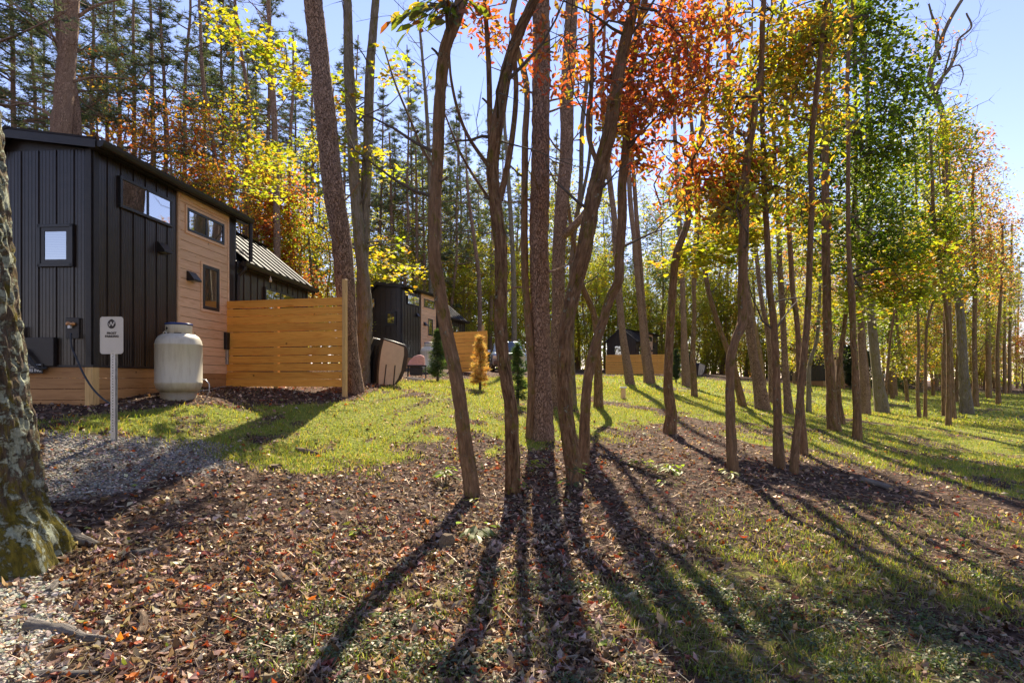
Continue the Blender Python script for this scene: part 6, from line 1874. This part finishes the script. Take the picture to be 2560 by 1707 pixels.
# dry straw
x, y, q = polar(6500, 1.8, 8, 1.0, 46, g); z = gz(x, y); n = len(x)
a_ = g.random(n) * 6.28; l = .05 + .16 * g.random(n)
B = np.stack([x, y, z + .01], -1); E = B + np.stack([np.cos(a_) * l, np.sin(a_) * l, .01 + .05 * g.random(n)], -1); s_ = np.stack([-np.sin(a_), np.cos(a_), np.zeros(n)], -1) * (.0014 + .0022 * g.random(n)[:, None])
V = np.stack([B - s_, B + s_, E + s_ * .5, E - s_ * .5], 1).reshape(-1, 3)
o = mk('dry_straw', V, (np.arange(n)[:, None] * 4 + [0, 1, 2, 3]), M['litter'], col=np.repeat(pal(n, [(1, (.42, .32, .17)), (1, (.30, .2, .1)), (2, (.12, .075, .05)), (1, (.45, .36, .28))], .2, g), 4, axis=0)); o['kind'] = 'stuff'

# ------------------------------------------------------------------ seedlings
def seedling(label, px, py, n, s, col, h=.22, wd=.22, seed=0):
    r = np.random.default_rng(seed + 900)
    d = hit(px, py); p = P(px, py, d)
    root = thing('seedling', label, 'plant', (p.x, p.y, p.z))
    st = MB()
    C = []
    for k in range(max(2, n // 6)):
        a = r.random() * 6.28; e = np.array([math.cos(a) * wd * r.random(), math.sin(a) * wd * r.random(), h * (.6 + .5 * r.random())])
        st.tube([(0, 0, -.03), tuple(e * [.3, .3, .6]), tuple(e)], [.004, .003, .002], 4)
        for j in range(6):
            C.append(e * (.6 + .45 * r.random()) + r.normal(size=3) * [.05, .05, .015])
    C = np.array(C)[:n]
    st.obj('stem', M['twig'], root)
    me = [mk('_s', OV[0] * [s, s * 1.25, s], OV[1], M['leaf'], col=np.tile(np.array(col) * f, (7, 1))) for f in (.8, 1, 1.25)]
    for i, c in enumerate(C):
        o = bpy.data.objects.new('leaf', me[i % 3].data); COL.objects.link(o); o.parent = root; o.location = c
        a = math.atan2(c[1], c[0]) + r.normal() * .5
        o.rotation_euler = (r.normal() * .25, .1 + .35 * r.random(), a); o.scale = [.7 + .5 * r.random()] * 3
    for o in me: bpy.data.objects.remove(o)
seedling('bright seedling with compound leaves left of the leftmost sinuous trunk', 1115, 1215, 26, .11, (.22, .34, .04), .25, .25, 1)
seedling('sunlit yellow-green seedling between the first two foreground trunks', 1320, 1190, 20, .12, (.36, .44, .05), .22, .20, 2)
seedling('dark green seedling at the foot of the heavy forking trunk', 1425, 1240, 30, .10, (.07, .15, .03), .34, .16, 3)
seedling('pale broad-leaved seedling on the leaf litter near the brown rock', 1190, 1345, 24, .12, (.20, .30, .09), .13, .22, 4)
seedling('small yellow-green seedling at the foot of the kinked trunk', 1285, 1230, 14, .09, (.30, .40, .05), .22, .10, 5)
seedling('low yellow-green seedling left part of the clearing right of the elbow trunk', 1600, 1170, 24, .10, (.30, .42, .05), .15, .22, 6)
seedling('spreading bright seedling in the clearing, right of its low neighbour', 1680, 1185, 36, .11, (.27, .40, .05), .14, .36, 7)
seedling('tiny bright seedling in front of the spreading ones in the clearing', 1665, 1215, 12, .08, (.28, .42, .05), .08, .14, 8)
seedling('pale seedling at the foot of the S-bend trunk', 1825, 1195, 16, .11, (.36, .42, .12), .12, .16, 9)
seedling('small seedling between two foreground shadows below the heavy trunk', 1400, 1265, 12, .07, (.30, .38, .05), .10, .10, 10)
seedling('pale green seedling on the litter left of the brown rock', 905, 1350, 16, .08, (.22, .30, .08), .12, .14, 11)
seedling('thin yellowish seedling beside the shadow above the brown rock', 1195, 1275, 12, .07, (.30, .34, .06), .14, .12, 12)

# ------------------------------------------------------------------ sticks, logs and rocks
def stick(label, pts, w, mat='greywood', name='stick', cat='stick', sides=14, lift=.75, ridge=.5, seed=1):
    P3, R3 = [], []
    for i, (px, py) in enumerate(pts):
        d = hit(px, py); p = P(px, py, d)
        ww = np.interp(i / (len(pts) - 1), np.linspace(0, 1, len(w)), w) / F * d / 2
        P3.append([p.x, p.y, p.z + ww * lift]); R3.append(ww)
    V, Q, tc, pp, ra = bark_tube(P3, R3, sides, .02, ridge, seed)
    n = len(V); c0 = V[:sides].mean(0); c1 = V[-sides:].mean(0)
    Tn = [(n, (i + 1) % sides, i) for i in range(sides)] + [(n + 1, n - sides + i, n - sides + (i + 1) % sides) for i in range(sides)]
    V = np.vstack([V, [c0], [c1]]); tc = np.vstack([tc, [[0, 0, 0]], [[0, 0, 1]]])
    base = np.array(P3[len(P3) // 2]); base[2] -= R3[len(R3) // 2]
    o = mk(name, V - base, [Q, np.array(Tn)], M[mat], tc=tc, smooth=True)
    o.location = base
    tag(o, label, cat)
    return o
stick('weathered grey branch with a thick broken end, lower left on the gravel edge', [(68, 1575), (130, 1582), (180, 1592), (205, 1602), (245, 1604), (300, 1612), (345, 1620)], [36, 30, 23, 19, 12], seed=2)
stick('grey branch lying along the bottom left picture edge', [(60, 1698), (110, 1692), (160, 1694), (205, 1690), (252, 1688)], [22, 20, 17, 14], seed=3)
stick('pale splintered branch slanting up right in the lower left litter', [(392, 1648), (440, 1622), (480, 1605), (520, 1592)], [19, 17, 10], seed=4)
stick('upright broken wood chunk among leaves at lower left', [(352, 1606), (355, 1585), (358, 1560), (352, 1543)], [24, 22, 15], 'brownwood', 'wood_chunk', 'wood', lift=1.5, seed=5)
stick('dark half-buried branch in the middle of the leaf litter', [(650, 1412), (690, 1440), (720, 1470)], [13, 20, 24], 'brownwood', seed=6)
stick('pale curved twig forking across the grass in the lower middle', [(1270, 1555), (1250, 1540), (1235, 1538), (1290, 1512), (1322, 1502)], [8, 7, 5], 'brownwood', seed=7)
stick('slim twig in the leaves left of the lower middle shadow', [(1115, 1500), (1150, 1480), (1190, 1468)], [7, 5], 'brownwood', seed=8)
stick('bare grey log lying on the slope at right', [(2155, 1204), (2190, 1213), (2228, 1226)], [15, 14, 13], 'greywood', 'log', 'log', sides=14, lift=.8, seed=9)
stick('small charred log on the lawn edge above the leaf litter', [(742, 1125), (768, 1133), (795, 1140)], [10, 14, 11], 'brownwood', 'log', 'log', lift=.6, seed=10)
stick('pale stick near the roots of the mossy tree', [(262, 1395), (300, 1385), (335, 1380)], [9, 6], seed=11)
stick('short silvery wood sliver above the lower left branches', [(470, 1580), (510, 1573), (548, 1567)], [10, 7], seed=12)
stick('long thin dark twig in the lower middle litter', [(735, 1560), (770, 1540), (812, 1548), (800, 1600)], [6, 4], 'brownwood', seed=13)
stick('dark curved branch entering from the leaves at lower centre', [(830, 1660), (870, 1630), (905, 1600)], [12, 8], 'brownwood', seed=14)
stick('brown stick lying across the litter below the elbow trunk', [(1520, 1345), (1560, 1325), (1590, 1318)], [8, 5], 'brownwood', seed=15)
stick('surface root running from the mossy tree to the right', [(120, 1345), (170, 1352), (205, 1362), (240, 1368)], [60, 42, 22], 'greywood', 'tree_root', 'root', lift=.35, seed=16)
stick('grey wood sliver left of the upright chunk', [(282, 1660), (310, 1648), (345, 1640)], [16, 10], seed=21)
stick('dark split branch below the grey broken branch', [(110, 1655), (150, 1640), (190, 1622)], [24, 16], 'brownwood', seed=22)
stick('pale flat wood splinter just below the mossy roots', [(118, 1490), (135, 1470), (150, 1452)], [22, 12], seed=23)
stick('grey splinter in the middle of the left litter', [(335, 1388), (362, 1380), (382, 1374)], [14, 12], seed=24)
stick('thin grey branch curving right of the half-buried branch', [(870, 1600), (840, 1570), (905, 1520), (880, 1480)][:0] or [(790, 1545), (835, 1530), (880, 1512)], [9, 6], seed=25)
stick('slanted brown branch above the lower green weeds', [(610, 1440), (645, 1425), (672, 1400)], [14, 8], 'brownwood', seed=26)
def rock(label, px, py, w, h, seed=0, c=None):
    d = hit(px, py); p = P(px, py, d)
    r = np.random.default_rng(seed + 50)
    bm = bpy.data.meshes.new('rock')
    import bmesh
    b = bmesh.new(); bmesh.ops.create_icosphere(b, subdivisions=2, radius=1)
    ax = r.normal(size=(9, 3)); ax /= np.linalg.norm(ax, axis=1)[:, None]
    for v in b.verts:
        q = np.array(v.co)
        k = min(.72 / max(1e-3, float(q @ a)) if q @ a > .72 else 1 for a in ax)
        v.co = Vector(q * k * (1 + .05 * r.normal()))
    b.to_mesh(bm); b.free()
    bm.materials.append(M['rock'])
    o = bpy.data.objects.new('rock', bm); COL.objects.link(o)
    k = w / F * d / 2
    o.scale = (k * 1.25, k, h / F * d / 2 * 1.3); o.location = (p.x, p.y, p.z + h / F * d * .32); o.rotation_euler = (.1, .1, seed)
    tag(o, label, 'rock')
rock('angular brown rock among the leaves left of the middle shadow', 1116, 1366, 46, 36, 1)
rock('small flat tan rock where lawn meets litter, left', 690, 1170, 42, 13, 2)
rock('grey rock at the lower right of the middle shadow strip', 1470, 1690, 48, 26, 3)
rock('flat buried tan stone in the green weeds at bottom centre', 1135, 1580, 50, 16, 4)
rock('little brown rock in the litter right of centre left', 818, 1362, 26, 16, 5)
print('tris', sum(len(o.data.polygons) for o in bpy.data.objects if o.type == 'MESH' and o.data), 'objects', len(bpy.data.objects))
